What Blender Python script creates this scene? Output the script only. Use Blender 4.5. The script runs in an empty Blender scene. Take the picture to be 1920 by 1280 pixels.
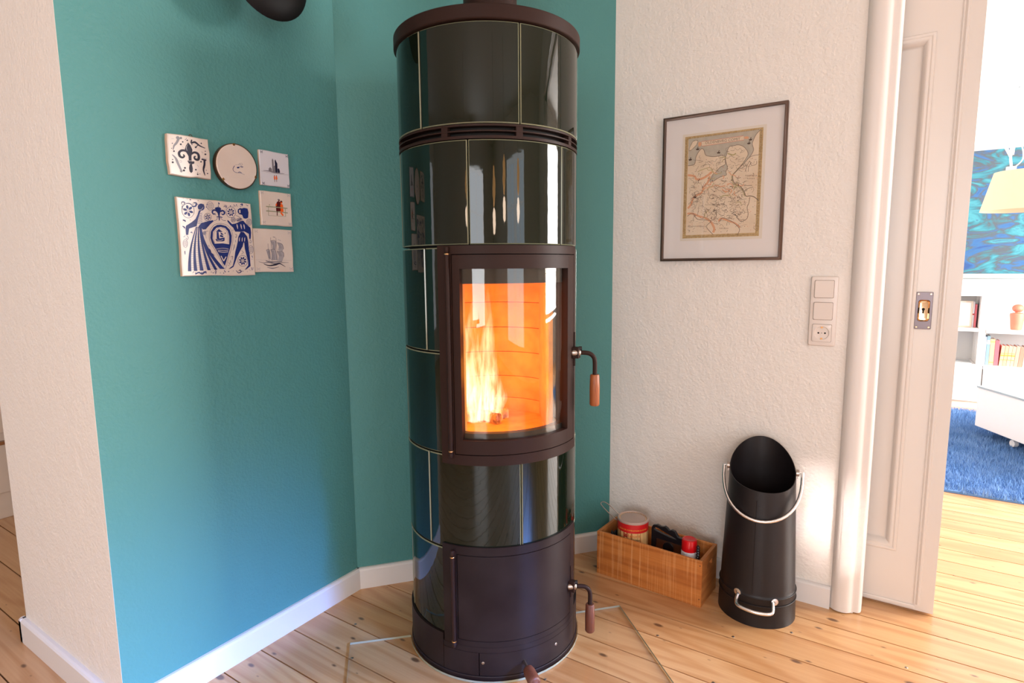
import bpy, bmesh, math, random
import numpy as np
from mathutils import Vector, Matrix
random.seed(7)
scene = bpy.context.scene
COL = scene.collection
D2R = math.pi / 180

# ------------------------------------------------------------------ camera
CAM_H = 1.15
F_PX, PITCH, ROLL, YAW = 1088.49, 7.288 * D2R, -0.492 * D2R, 33.231 * D2R
fw = Vector((-math.sin(YAW) * math.cos(PITCH), math.cos(YAW) * math.cos(PITCH), -math.sin(PITCH)))
rt = Vector((math.cos(YAW), math.sin(YAW), 0)); up = rt.cross(fw)
rt2 = math.cos(ROLL) * rt + math.sin(ROLL) * up
up2 = -math.sin(ROLL) * rt + math.cos(ROLL) * up
cam_d = bpy.data.cameras.new('camera'); cam = bpy.data.objects.new('camera', cam_d); COL.objects.link(cam)
cam_d.sensor_width = 36; cam_d.sensor_fit = 'HORIZONTAL'; cam_d.lens = F_PX / 1920 * 36
cam_d.clip_start = 0.02; cam_d.clip_end = 60
m = Matrix(((rt2.x, up2.x, -fw.x, 0), (rt2.y, up2.y, -fw.y, 0), (rt2.z, up2.z, -fw.z, CAM_H), (0, 0, 0, 1)))
cam.matrix_world = m
scene.camera = cam

# ------------------------------------------------------------------ view, world, lights
scene.view_settings.view_transform = 'Standard'; scene.view_settings.look = 'None'
scene.view_settings.gamma = 1; scene.view_settings.use_curve_mapping = False
scene.view_settings.exposure = 0.0
scene.cycles.transparent_max_bounces = 64
world = bpy.data.worlds.new('world'); scene.world = world; world.use_nodes = True
wn = world.node_tree.nodes; bg = wn['Background']
bg.inputs[0].default_value = (0.55, 0.75, 1.0, 1); bg.inputs[1].default_value = 1.0

def area(name, loc, direction, sx, sy, power, color, spread=180):
    l = bpy.data.lights.new(name, 'AREA'); l.shape = 'RECTANGLE'; l.size = sx; l.size_y = sy
    l.energy = power; l.color = color; l.spread = spread * D2R
    o = bpy.data.objects.new(name, l); COL.objects.link(o); o.location = loc
    o.rotation_euler = Vector(direction).to_track_quat('-Z', 'Y').to_euler()
    return o
# daylight entering by the windows behind the camera (east, south, west) and in the next room
area('window_daylight_east', (3.28, -0.42, 1.3), (-1, 0, -0.05), 1.9, 1.9, 38, (0.85, 0.93, 1.0))
area('sky_light_east', (3.25, 0.55, 2.05), (-4.84, -.15, -2.95), .8, .4, 34, (0.15, 0.36, 1.0), 32)
area('window_daylight_south', (0.9, -3.7, 1.35), (-.1, 1, -0.08), 1.6, 1.8, 78, (0.93, 0.95, 0.98))
area('window_daylight_west', (-4.45, -2.2, 1.35), (1, 0.35, -0.05), 1.3, 1.8, 16, (0.85, 0.92, 1.0))
area('window_daylight_next_room', (3.25, 4.2, 1.5), (-1, 0, -0.15), 2.4, 1.9, 430, (1.0, 0.97, 0.94))
# narrow gleams of low sun reaching the wall beside the scuttle
for k, (tx, ty, tz, w, h, e) in enumerate(((-.192, 2.12, .345, .046, .24, .085), (-.082, 2.10, .29, .022, .26, .075), (-.222, 1.93, .27, .03, .16, .02))):
    v = Vector((-3.39, 2.70, -.85)).normalized(); q = Vector((tx, ty, tz)) - v * 4.2
    area('sun_gleam_%d' % k, q, v, w, h, e, (1.0, .95, .88), 2)

# ------------------------------------------------------------------ material helpers
def mat(name, color=(0.8, 0.8, 0.8), rough=0.5, metal=0.0, spec=0.5, coat=0.0, bump=None, var=None, emit=None):
    m = bpy.data.materials.new(name); m.use_nodes = True
    nt = m.node_tree; p = nt.nodes['Principled BSDF']
    p.inputs['Base Color'].default_value = (*color, 1); p.inputs['Roughness'].default_value = rough
    p.inputs['Metallic'].default_value = metal; p.inputs['Specular IOR Level'].default_value = spec
    p.inputs['Coat Weight'].default_value = coat; p.inputs['Coat Roughness'].default_value = 0.08
    if emit:
        p.inputs['Emission Color'].default_value = (*emit[0], 1); p.inputs['Emission Strength'].default_value = emit[1]
    if bump or var:
        tc = nt.nodes.new('ShaderNodeTexCoord')
    if bump:            # (scale, strength, detail, distance)
        n = nt.nodes.new('ShaderNodeTexNoise'); n.inputs['Scale'].default_value = bump[0]; n.inputs['Detail'].default_value = bump[2]
        nt.links.new(tc.outputs['Object'], n.inputs['Vector'])
        b = nt.nodes.new('ShaderNodeBump'); b.inputs['Strength'].default_value = bump[1]; b.inputs['Distance'].default_value = bump[3]
        nt.links.new(n.outputs['Fac'], b.inputs['Height']); nt.links.new(b.outputs['Normal'], p.inputs['Normal'])
    if var:             # (scale, color2, amount)
        n2 = nt.nodes.new('ShaderNodeTexNoise'); n2.inputs['Scale'].default_value = var[0]; n2.inputs['Detail'].default_value = 4
        nt.links.new(tc.outputs['Object'], n2.inputs['Vector'])
        r = nt.nodes.new('ShaderNodeMapRange'); r.inputs[1].default_value = 0.35; r.inputs[2].default_value = 0.7
        r.inputs[3].default_value = 0; r.inputs[4].default_value = var[2]
        mx = nt.nodes.new('ShaderNodeMix'); mx.data_type = 'RGBA'
        mx.inputs[6].default_value = (*color, 1); mx.inputs[7].default_value = (*var[1], 1)
        nt.links.new(n2.outputs['Fac'], r.inputs[0]); nt.links.new(r.outputs[0], mx.inputs[0]); nt.links.new(mx.outputs[2], p.inputs['Base Color'])
    return m

def srgb(r, g, b):
    f = lambda c: c / 12.92 if c <= 0.04045 else ((c + 0.055) / 1.055) ** 2.4
    return tuple(f(c / 255) for c in (r, g, b))

def wood(name, c_light, c_mid, c_dark, axis=0, rough=0.38, knots=True, scale=1.0, grain=1.0, coat=0.15):
    m = bpy.data.materials.new(name); m.use_nodes = True; nt = m.node_tree; N = nt.nodes; L = nt.links
    p = N['Principled BSDF']; p.inputs['Roughness'].default_value = rough; p.inputs['Coat Weight'].default_value = coat
    p.inputs['Coat Roughness'].default_value = 0.25
    tc = N.new('ShaderNodeTexCoord'); oi = N.new('ShaderNodeObjectInfo')
    sc = N.new('ShaderNodeVectorMath'); sc.operation = 'SCALE'; sc.inputs['Scale'].default_value = 37.0
    cx = N.new('ShaderNodeCombineXYZ')
    for i in range(3): L.new(oi.outputs['Random'], cx.inputs[i])
    L.new(cx.outputs[0], sc.inputs[0])
    ad = N.new('ShaderNodeVectorMath'); L.new(tc.outputs['Object'], ad.inputs[0]); L.new(sc.outputs[0], ad.inputs[1])
    mp = N.new('ShaderNodeMapping'); s = [7.0 * scale] * 3; s[axis] = 0.75 * scale; mp.inputs['Scale'].default_value = s
    L.new(ad.outputs[0], mp.inputs['Vector'])
    n1 = N.new('ShaderNodeTexNoise'); n1.inputs['Scale'].default_value = 1.0; n1.inputs['Detail'].default_value = 2.5; n1.inputs['Roughness'].default_value = 0.4
    L.new(mp.outputs[0], n1.inputs['Vector'])
    mu = N.new('ShaderNodeMath'); mu.operation = 'MULTIPLY'; mu.inputs[1].default_value = 52.0 * grain; L.new(n1.outputs['Fac'], mu.inputs[0])
    sn = N.new('ShaderNodeMath'); sn.operation = 'SINE'; L.new(mu.outputs[0], sn.inputs[0])
    mr = N.new('ShaderNodeMapRange'); mr.inputs[1].default_value = -0.3; mr.inputs[2].default_value = 1.0; mr.inputs[3].default_value = 0; mr.inputs[4].default_value = 1
    L.new(sn.outputs[0], mr.inputs[0])
    mp2 = N.new('ShaderNodeMapping'); s2 = [160 * scale] * 3; s2[axis] = 3.0 * scale; mp2.inputs['Scale'].default_value = s2; L.new(ad.outputs[0], mp2.inputs['Vector'])
    n2 = N.new('ShaderNodeTexNoise'); n2.inputs['Scale'].default_value = 1.0; n2.inputs['Detail'].default_value = 3; L.new(mp2.outputs[0], n2.inputs['Vector'])
    mxa = N.new('ShaderNodeMix'); mxa.data_type = 'RGBA'; mxa.inputs[6].default_value = (*c_light, 1); mxa.inputs[7].default_value = (*c_mid, 1)
    m1 = N.new('ShaderNodeMath'); m1.operation = 'MULTIPLY'; m1.inputs[1].default_value = 0.46; L.new(mr.outputs[0], m1.inputs[0])
    m2 = N.new('ShaderNodeMath'); m2.operation = 'MULTIPLY_ADD'; m2.inputs[1].default_value = 0.7; L.new(n2.outputs['Fac'], m2.inputs[0]); L.new(m1.outputs[0], m2.inputs[2])
    L.new(m2.outputs[0], mxa.inputs[0])
    # plank to plank tone
    mxb = N.new('ShaderNodeMix'); mxb.data_type = 'RGBA'; mxb.blend_type = 'MULTIPLY'; L.new(mxa.outputs[2], mxb.inputs[6])
    cr = N.new('ShaderNodeValToRGB'); cr.color_ramp.elements[0].color = (0.86, 0.80, 0.76, 1); cr.color_ramp.elements[1].color = (1, 1, 1, 1)
    L.new(oi.outputs['Random'], cr.inputs[0]); L.new(cr.outputs[0], mxb.inputs[7]); mxb.inputs[0].default_value = 1
    out = mxb.outputs[2]
    if knots:
        mp3 = N.new('ShaderNodeMapping'); s3 = [10.5 * scale] * 3; s3[axis] = 5.0 * scale; mp3.inputs['Scale'].default_value = s3; L.new(ad.outputs[0], mp3.inputs['Vector'])
        vo = N.new('ShaderNodeTexVoronoi'); vo.inputs['Scale'].default_value = 1.0; vo.voronoi_dimensions = '2D' if axis == 0 else '3D'; L.new(mp3.outputs[0], vo.inputs['Vector'])
        sp = N.new('ShaderNodeSeparateColor'); L.new(vo.outputs['Color'], sp.inputs[0])
        sz = N.new('ShaderNodeMapRange'); sz.inputs[1].default_value = 0.55; sz.inputs[2].default_value = 1; sz.inputs[3].default_value = 0.0; sz.inputs[4].default_value = 0.085
        L.new(sp.outputs[0], sz.inputs[0])
        dv = N.new('ShaderNodeMath'); dv.operation = 'SUBTRACT'; L.new(sz.outputs[0], dv.inputs[0]); L.new(vo.outputs['Distance'], dv.inputs[1])
        kr = N.new('ShaderNodeMapRange'); kr.inputs[1].default_value = -0.035; kr.inputs[2].default_value = 0.012; kr.inputs[3].default_value = 0; kr.inputs[4].default_value = 0.85
        L.new(dv.outputs[0], kr.inputs[0])
        mxk = N.new('ShaderNodeMix'); mxk.data_type = 'RGBA'; mxk.inputs[7].default_value = (*c_dark, 1); L.new(out, mxk.inputs[6]); L.new(kr.outputs[0], mxk.inputs[0])
        out = mxk.outputs[2]
    L.new(out, p.inputs['Base Color'])
    b = N.new('ShaderNodeBump'); b.inputs['Strength'].default_value = 0.12; b.inputs['Distance'].default_value = 0.001
    L.new(n2.outputs['Fac'], b.inputs['Height']); L.new(b.outputs[0], p.inputs['Normal'])
    return m

def saw_marks(m, sx, col, amt):
    nt = m.node_tree; N = nt.nodes; L = nt.links; p = N['Principled BSDF']; src = p.inputs['Base Color'].links[0].from_socket
    tc = N.new('ShaderNodeTexCoord'); mp = N.new('ShaderNodeMapping'); mp.inputs['Scale'].default_value = (sx, sx, 4)
    n = N.new('ShaderNodeTexNoise'); n.inputs['Scale'].default_value = 1; n.inputs['Detail'].default_value = 2
    L.new(tc.outputs['Object'], mp.inputs[0]); L.new(mp.outputs[0], n.inputs['Vector'])
    r = N.new('ShaderNodeMapRange'); r.inputs[1].default_value = .5; r.inputs[2].default_value = .72; r.inputs[4].default_value = amt; L.new(n.outputs['Fac'], r.inputs[0])
    mx = N.new('ShaderNodeMix'); mx.data_type = 'RGBA'; mx.inputs[7].default_value = (*col, 1); L.new(r.outputs[0], mx.inputs[0]); L.new(src, mx.inputs[6]); L.new(mx.outputs[2], p.inputs['Base Color'])
def wall_mat(name, color, strength=0.55, rough=0.55, scale=120):
    m = mat(name, color, rough, spec=0.4); nt = m.node_tree; N = nt.nodes; L = nt.links; p = N['Principled BSDF']
    tc = N.new('ShaderNodeTexCoord')
    n = N.new('ShaderNodeTexNoise'); n.inputs['Scale'].default_value = scale; n.inputs['Detail'].default_value = 3; L.new(tc.outputs['Object'], n.inputs['Vector'])
    n2 = N.new('ShaderNodeTexNoise'); n2.inputs['Scale'].default_value = scale * 0.18; n2.inputs['Detail'].default_value = 4; L.new(tc.outputs['Object'], n2.inputs['Vector'])
    a = N.new('ShaderNodeMath'); a.operation = 'MULTIPLY_ADD'; a.inputs[1].default_value = 1.4; L.new(n2.outputs['Fac'], a.inputs[0]); L.new(n.outputs['Fac'], a.inputs[2])
    b = N.new('ShaderNodeBump'); b.inputs['Strength'].default_value = strength; b.inputs['Distance'].default_value = 0.0034
    L.new(a.outputs[0], b.inputs['Height']); L.new(b.outputs[0], p.inputs['Normal'])
    return m

M = {}
M['white_wall'] = wall_mat('white_plaster', (0.85, 0.795, 0.74), 0.75)
M['teal_wall'] = wall_mat('teal_plaster', (0.080, 0.262, 0.254), 0.5)
M['white_paint'] = mat('white_gloss_paint', (0.76, 0.70, 0.65), 0.28, spec=0.5)
M['casing'] = mat('casing_satin_paint', (0.79, 0.73, 0.69), 0.38, spec=0.4)
M['ceiling'] = mat('ceiling_paint', (0.85, 0.82, 0.78), 0.8)
M['baseboard'] = mat('baseboard_paint', (0.78, 0.745, 0.73), 0.3)
M['pine'] = wood('pine_floor', (0.72, 0.43, 0.205), (0.53, 0.25, 0.088), (0.075, 0.020, 0.006), 0, rough=0.36, coat=0.7)
M['gap'] = mat('dark_joint', (0.03, 0.012, 0.006), 0.9)
M['crate'] = wood('crate_wood', (0.72, 0.27, 0.06), (0.44, 0.125, 0.02), (0.1, 0.03, 0.01), 0, rough=0.5, knots=False, scale=2.2, grain=0.5, coat=0)
M['crate_end'] = wood('crate_end_wood', (0.60, 0.25, 0.07), (0.34, 0.10, 0.02), (0.1, 0.03, 0.01), 1, rough=0.55, knots=False, scale=2.2, grain=0.5, coat=0)
M['grip_dark'] = wood('dark_red_brown_wood_grip', (0.19, 0.062, 0.034), (0.12, 0.035, 0.02), (0.05, 0.02, 0.01), 2, rough=0.42, knots=False, scale=6, coat=0.05)
saw_marks(M['crate'], 130, (0.80, 0.42, 0.17), 0.5)
M['grip'] = wood('red_brown_wood_grip', (0.40, 0.125, 0.032), (0.26, 0.065, 0.018), (0.05, 0.02, 0.01), 2, rough=0.42, knots=False, scale=6, coat=0.05)
M['metal'] = mat('brown_black_stove_paint', (0.026, 0.011, 0.008), 0.5, spec=0.17, bump=(900, 0.05, 2, 0.0003))
M['metal_low'] = mat('brown_black_stove_paint_worn', (0.013, 0.0065, 0.0068), 0.46, spec=0.2, bump=(900, 0.05, 2, 0.0003), var=(7, (0.045, 0.032, 0.03), 0.35))
M['dark'] = mat('dark_cavity', (0.006, 0.005, 0.004), 0.8)
M['glaze'] = mat('black_green_glaze', (0.004, 0.0075, 0.0035), 0.03, spec=0.42, bump=(22, 0.045, 2, 0.004))
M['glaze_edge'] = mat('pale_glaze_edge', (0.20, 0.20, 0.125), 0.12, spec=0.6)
M['clay'] = mat('dark_tile_side', (0.03, 0.032, 0.022), 0.5)
M['steel'] = mat('worn_steel', (0.42, 0.36, 0.32), 0.3, metal=1)
M['brass'] = mat('brass_ring', (0.75, 0.42, 0.18), 0.3, metal=1)
M['chrome'] = mat('bright_steel', (0.86, 0.86, 0.88), 0.25, metal=1)
M['firebrick'] = mat('firebrick', (0.80, 0.44, 0.13), 0.9, spec=0.0, bump=(60, 0.5, 4, 0.004), var=(18, (0.60, 0.30, 0.08), 0.8))
M['scuttle'] = mat('charcoal_powder_coat', (0.011, 0.008, 0.009), 0.45, spec=0.38, bump=(1200, 0.06, 2, 0.0003))
M['black_plastic'] = mat('black_plastic', (0.008, 0.008, 0.011), 0.3)
M['red_plastic'] = mat('red_plastic', (0.62, 0.006, 0.010), 0.22)
M['red_print'] = mat('red_print', (0.60, 0.012, 0.014), 0.35)
M['dark_red_print'] = mat('dark_red_print', (0.33, 0.02, 0.012), 0.4)
M['yellow_print'] = mat('yellow_print', (0.9, 0.5, 0.06), 0.4)
M['orange_print'] = mat('orange_print', (0.8, 0.30, 0.03), 0.4)
M['dark_orange_print'] = mat('dark_orange_print', (0.62, 0.12, 0.012), 0.4)
M['black_print'] = mat('black_print', (0.03, 0.02, 0.015), 0.5)
M['white_can'] = mat('white_enamel', (0.72, 0.72, 0.78), 0.3)
M['lid'] = mat('milky_plastic_lid', (0.47, 0.34, 0.29), 0.22)
M['tile_cream'] = mat('cream_tile_glaze', (0.72, 0.61, 0.53), 0.18, bump=(40, 0.15, 3, 0.001), var=(9, (0.62, 0.50, 0.43), 0.6))
M['tile_white'] = mat('cool_white_tile_glaze', (0.66, 0.63, 0.66), 0.16, bump=(40, 0.12, 3, 0.001))
M['tile_side'] = mat('terracotta_tile_edge', (0.66, 0.40, 0.27), 0.8, var=(30, (0.72, 0.52, 0.4), 0.8))
M['cobalt'] = mat('cobalt_brush_glaze', (0.008, 0.020, 0.13), 0.35, var=(60, (0.015, 0.035, 0.20), 0.8))
M['indigo'] = mat('indigo_black_brush_glaze', (0.008, 0.007, 0.025), 0.4, var=(60, (0.03, 0.028, 0.07), 0.6))
M['grey_brush'] = mat('grey_brush_glaze', (0.20, 0.18, 0.20), 0.25)
M['soft_grey_brush'] = mat('soft_grey_brush_glaze', (0.40, 0.36, 0.37), 0.25)
M['orange_brush'] = mat('orange_brush_glaze', (0.85, 0.12, 0.015), 0.3)
M['maroon_brush'] = mat('maroon_brush_glaze', (0.10, 0.012, 0.012), 0.3)
M['olive_brush'] = mat('olive_brush_glaze', (0.30, 0.30, 0.19), 0.3)
M['bronze_rim'] = mat('dark_bronze_rim', (0.10, 0.045, 0.020), 0.35, metal=0.6)
M['picture_frame'] = mat('brown_metal_picture_frame', (0.13, 0.08, 0.06), 0.35, metal=0.2)
M['mat_board'] = mat('white_mat_board', (0.80, 0.74, 0.71), 0.8)
M['parchment'] = mat('parchment_paper', (0.78, 0.63, 0.47), 0.8, var=(14, (0.70, 0.53, 0.37), 0.8))
M['margin'] = mat('paper_margin', (0.75, 0.66, 0.56), 0.8)
M['map_gold'] = mat('map_gold_border', (0.46, 0.29, 0.11), 0.8, var=(220, (0.62, 0.45, 0.24), 0.9))
M['map_sea'] = mat('map_sea_wash', (0.46, 0.40, 0.32), 0.8, var=(60, (0.54, 0.47, 0.37), 0.8))
M['map_ink'] = mat('map_ink', (0.22, 0.155, 0.11), 0.8)
M['map_dark_ink'] = mat('map_dark_ink', (0.09, 0.05, 0.035), 0.8)
M['map_orange'] = mat('map_orange_wash', (0.72, 0.36, 0.20), 0.8)
M['map_red'] = mat('map_red_line', (0.62, 0.20, 0.12), 0.8)
M['map_olive'] = mat('map_olive_wash', (0.45, 0.37, 0.17), 0.8)
M['switch'] = mat('white_switch_plastic', (0.80, 0.71, 0.65), 0.25)
M['switch_gap'] = mat('switch_shadow_gap', (0.22, 0.15, 0.11), 0.6)
M['pull_brass'] = mat('polished_brass_cup', (0.85, 0.62, 0.40), 0.14, metal=1)
M['pull_plate'] = mat('tarnished_nickel_plate', (0.17, 0.135, 0.14), 0.32, metal=1)
M['far_white'] = mat('white_lacquer', (0.86, 0.84, 0.82), 0.4)
M['black_lamp'] = mat('black_lamp_metal', (0.004, 0.003, 0.003), 0.5, spec=0.15)
M['cabinet_white'] = mat('warm_white_cabinet', (0.78, 0.66, 0.56), 0.4)
M['wood_trim'] = wood('light_wood_strip', (0.5, 0.25, 0.11), (0.36, 0.16, 0.06), (0.1, 0.03, 0.01), 1, knots=False)

def glass_mat(name, tint=(1, 1, 1), refl=1.0, ior=1.5):
    m = bpy.data.materials.new(name); m.use_nodes = True; nt = m.node_tree; N = nt.nodes; L = nt.links
    N.remove(N['Principled BSDF']); o = N['Material Output']
    t = N.new('ShaderNodeBsdfTransparent'); t.inputs[0].default_value = (*tint, 1)
    g = N.new('ShaderNodeBsdfGlossy'); g.inputs['Roughness'].default_value = 0.01; g.inputs['Color'].default_value = (refl, refl, refl, 1)
    f = N.new('ShaderNodeFresnel'); ge = N.new('ShaderNodeNewGeometry'); mi = N.new('ShaderNodeMix'); mi.data_type = 'FLOAT'
    mi.inputs[2].default_value = ior; mi.inputs[3].default_value = 1 / ior; L.new(ge.outputs['Backfacing'], mi.inputs[0]); L.new(mi.outputs[0], f.inputs[0])
    mx = N.new('ShaderNodeMixShader'); L.new(f.outputs[0], mx.inputs[0]); L.new(t.outputs[0], mx.inputs[1]); L.new(g.outputs[0], mx.inputs[2])
    L.new(mx.outputs[0], o.inputs[0]); return m
M['stove_glass'] = glass_mat('stove_glass', (0.98, 0.95, 0.90), 0.8, 1.5)
M['picture_glass'] = glass_mat('picture_glass', (1, 1, 1), 0.45, 1.4)
M['plate_glass'] = glass_mat('floor_plate_glass', (0.99, 0.985, 0.97), 0.5, 1.35)
M['plate_edge'] = mat('glass_plate_edge', (0.40, 0.42, 0.33), 0.15)

# ------------------------------------------------------------------ geometry helpers
def link(name, me, parent=None, mats=()):
    o = bpy.data.objects.new(name, me); COL.objects.link(o)
    for mm in mats: me.materials.append(mm)
    if parent: o.parent = parent
    return o
def obj(name, bm, mats, parent=None, smooth=False, bevel=0.0, loc=None):
    me = bpy.data.meshes.new(name)
    bmesh.ops.recalc_face_normals(bm, faces=bm.faces)
    bm.to_mesh(me); bm.free()
    if not isinstance(mats, (list, tuple)): mats = [mats]
    o = link(name, me, parent, mats)
    if smooth:
        me.polygons.foreach_set('use_smooth', [True] * len(me.polygons))
        try: me.set_sharp_from_angle(angle=smooth if isinstance(smooth, float) else 0.7)
        except Exception: pass
    if bevel:
        md = o.modifiers.new('bevel', 'BEVEL'); md.width = bevel; md.segments = 2; md.limit_method = 'ANGLE'; md.angle_limit = 0.6
    if loc is not None: o.location = loc
    return o
def empty(name, label, cat, loc=(0, 0, 0), rz=0.0, group=None, kind=None):
    o = bpy.data.objects.new(name, None); COL.objects.link(o); o.empty_display_size = 0.05
    o.location = loc; o.rotation_euler = (0, 0, rz)
    if label: o['label'] = label
    if cat: o['category'] = cat
    if group: o['group'] = group
    if kind: o['kind'] = kind
    return o
def tag(o, label=None, cat=None, group=None, kind=None):
    for k, v in (('label', label), ('category', cat), ('group', group), ('kind', kind)):
        if v: o[k] = v
    return o
def box(bm, x0, x1, y0, y1, z0, z1, mi=0, M4=None):
    vs = [bm.verts.new((x, y, z)) for x in (x0, x1) for y in (y0, y1) for z in (z0, z1)]
    if M4 is not None:
        for v in vs: v.co = M4 @ v.co
    for f in ((0, 1, 3, 2), (4, 6, 7, 5), (0, 4, 5, 1), (2, 3, 7, 6), (0, 2, 6, 4), (1, 5, 7, 3)):
        fc = bm.faces.new([vs[i] for i in f]); fc.material_index = mi
    return vs
def BX(*a, **k):
    bm = bmesh.new(); box(bm, *a, **k); return bm
def prism(bm, pts, z0, z1, mi=0, cap=True):
    a = [bm.verts.new((x, y, z0)) for x, y in pts]; b = [bm.verts.new((x, y, z1)) for x, y in pts]; n = len(pts)
    for i in range(n):
        f = bm.faces.new((a[i], a[(i + 1) % n], b[(i + 1) % n], b[i])); f.material_index = mi
    if cap:
        bm.faces.new(a[::-1]).material_index = mi; bm.faces.new(b).material_index = mi
def tube(bm, path, r, seg=12, mi=0, caps=True, closed=False):
    path = [Vector(p) for p in path]; rs = r if isinstance(r, (list, tuple)) else [r] * len(path)
    rings = []; n = len(path); prev = None
    for i, p in enumerate(path):
        if closed: t = (path[(i + 1) % n] - path[i - 1]).normalized()
        else: t = (path[min(i + 1, n - 1)] - path[max(i - 1, 0)]).normalized()
        if prev is None:
            a = Vector((0, 0, 1)) if abs(t.z) < 0.9 else Vector((1, 0, 0)); u = t.cross(a).normalized()
        else:
            u = (prev - t * prev.dot(t)).normalized()
        prev = u; v = t.cross(u)
        rings.append([bm.verts.new(p + rs[i] * (math.cos(2 * math.pi * k / seg) * u + math.sin(2 * math.pi * k / seg) * v)) for k in range(seg)])
    for i in range(n if closed else n - 1):
        a, b = rings[i], rings[(i + 1) % n]
        for k in range(seg):
            f = bm.faces.new((a[k], a[(k + 1) % seg], b[(k + 1) % seg], b[k])); f.material_index = mi; f.smooth = True
    if caps and not closed:
        bm.faces.new(rings[0][::-1]).material_index = mi; bm.faces.new(rings[-1]).material_index = mi
def smooth_path(pts, n=6):
    P = [Vector(p) for p in pts]; out = []
    for i in range(len(P) - 1):
        p0 = P[max(i - 1, 0)]; p1 = P[i]; p2 = P[i + 1]; p3 = P[min(i + 2, len(P) - 1)]
        for k in range(n):
            t = k / n
            out.append(0.5 * ((2 * p1) + (p2 - p0) * t + (2 * p0 - 5 * p1 + 4 * p2 - p3) * t * t + (3 * p1 - p0 - 3 * p2 + p3) * t ** 3))
    out.append(P[-1]); return out
def lathe(bm, prof, seg=48, mi=0, c=(0, 0, 0), close=False):
    rings = []
    for r, z in prof:
        if r < 1e-6: rings.append([bm.verts.new((c[0], c[1], c[2] + z))])
        else: rings.append([bm.verts.new((c[0] + r * math.cos(2 * math.pi * k / seg), c[1] + r * math.sin(2 * math.pi * k / seg), c[2] + z)) for k in range(seg)])
    for a, b in list(zip(rings, rings[1:])) + ([(rings[-1], rings[0])] if close else []):
        for k in range(seg):
            k2 = (k + 1) % seg
            if len(a) == 1 and len(b) == 1: continue
            if len(a) == 1: f = bm.faces.new((a[0], b[k], b[k2]))
            elif len(b) == 1: f = bm.faces.new((a[k], b[0], a[k2]))
            else: f = bm.faces.new((a[k], a[k2], b[k2], b[k]))
            f.material_index = mi; f.smooth = True
def pc(az, r, z): return (r * math.cos(az * D2R), r * math.sin(az * D2R), z)
def abox(bm, a0, a1, z0, z1, r0, r1, n=None, mi=0):
    n = n or max(2, int(abs(a1 - a0) / 3)); A = [a0 + (a1 - a0) * i / n for i in range(n + 1)]
    q = [[bm.verts.new(pc(a, r, z)) for r, z in ((r0, z0), (r1, z0), (r1, z1), (r0, z1))] for a in A]
    for i in range(n):
        for k in range(4):
            f = bm.faces.new((q[i][k], q[i][(k + 1) % 4], q[i + 1][(k + 1) % 4], q[i + 1][k])); f.material_index = mi; f.smooth = True
    bm.faces.new(q[0][::-1]).material_index = mi; bm.faces.new(q[-1]).material_index = mi
def homog(corners, wh=(1, 1)):
    """pixel -> (u right, v down) from the four corners TL TR BR BL"""
    A = []; bb = []
    for (x, y), (u, v) in zip(corners, ((0, 0), (wh[0], 0), (wh[0], wh[1]), (0, wh[1]))):
        A += [[x, y, 1, 0, 0, 0, -u * x, -u * y], [0, 0, 0, x, y, 1, -v * x, -v * y]]; bb += [u, v]
    h = np.linalg.solve(np.array(A, float), np.array(bb, float))
    def f(p):
        x, y = p; w = h[6] * x + h[7] * y + 1
        return ((h[0] * x + h[1] * y + h[2]) / w, (h[3] * x + h[4] * y + h[5]) / w)
    return f
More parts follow.
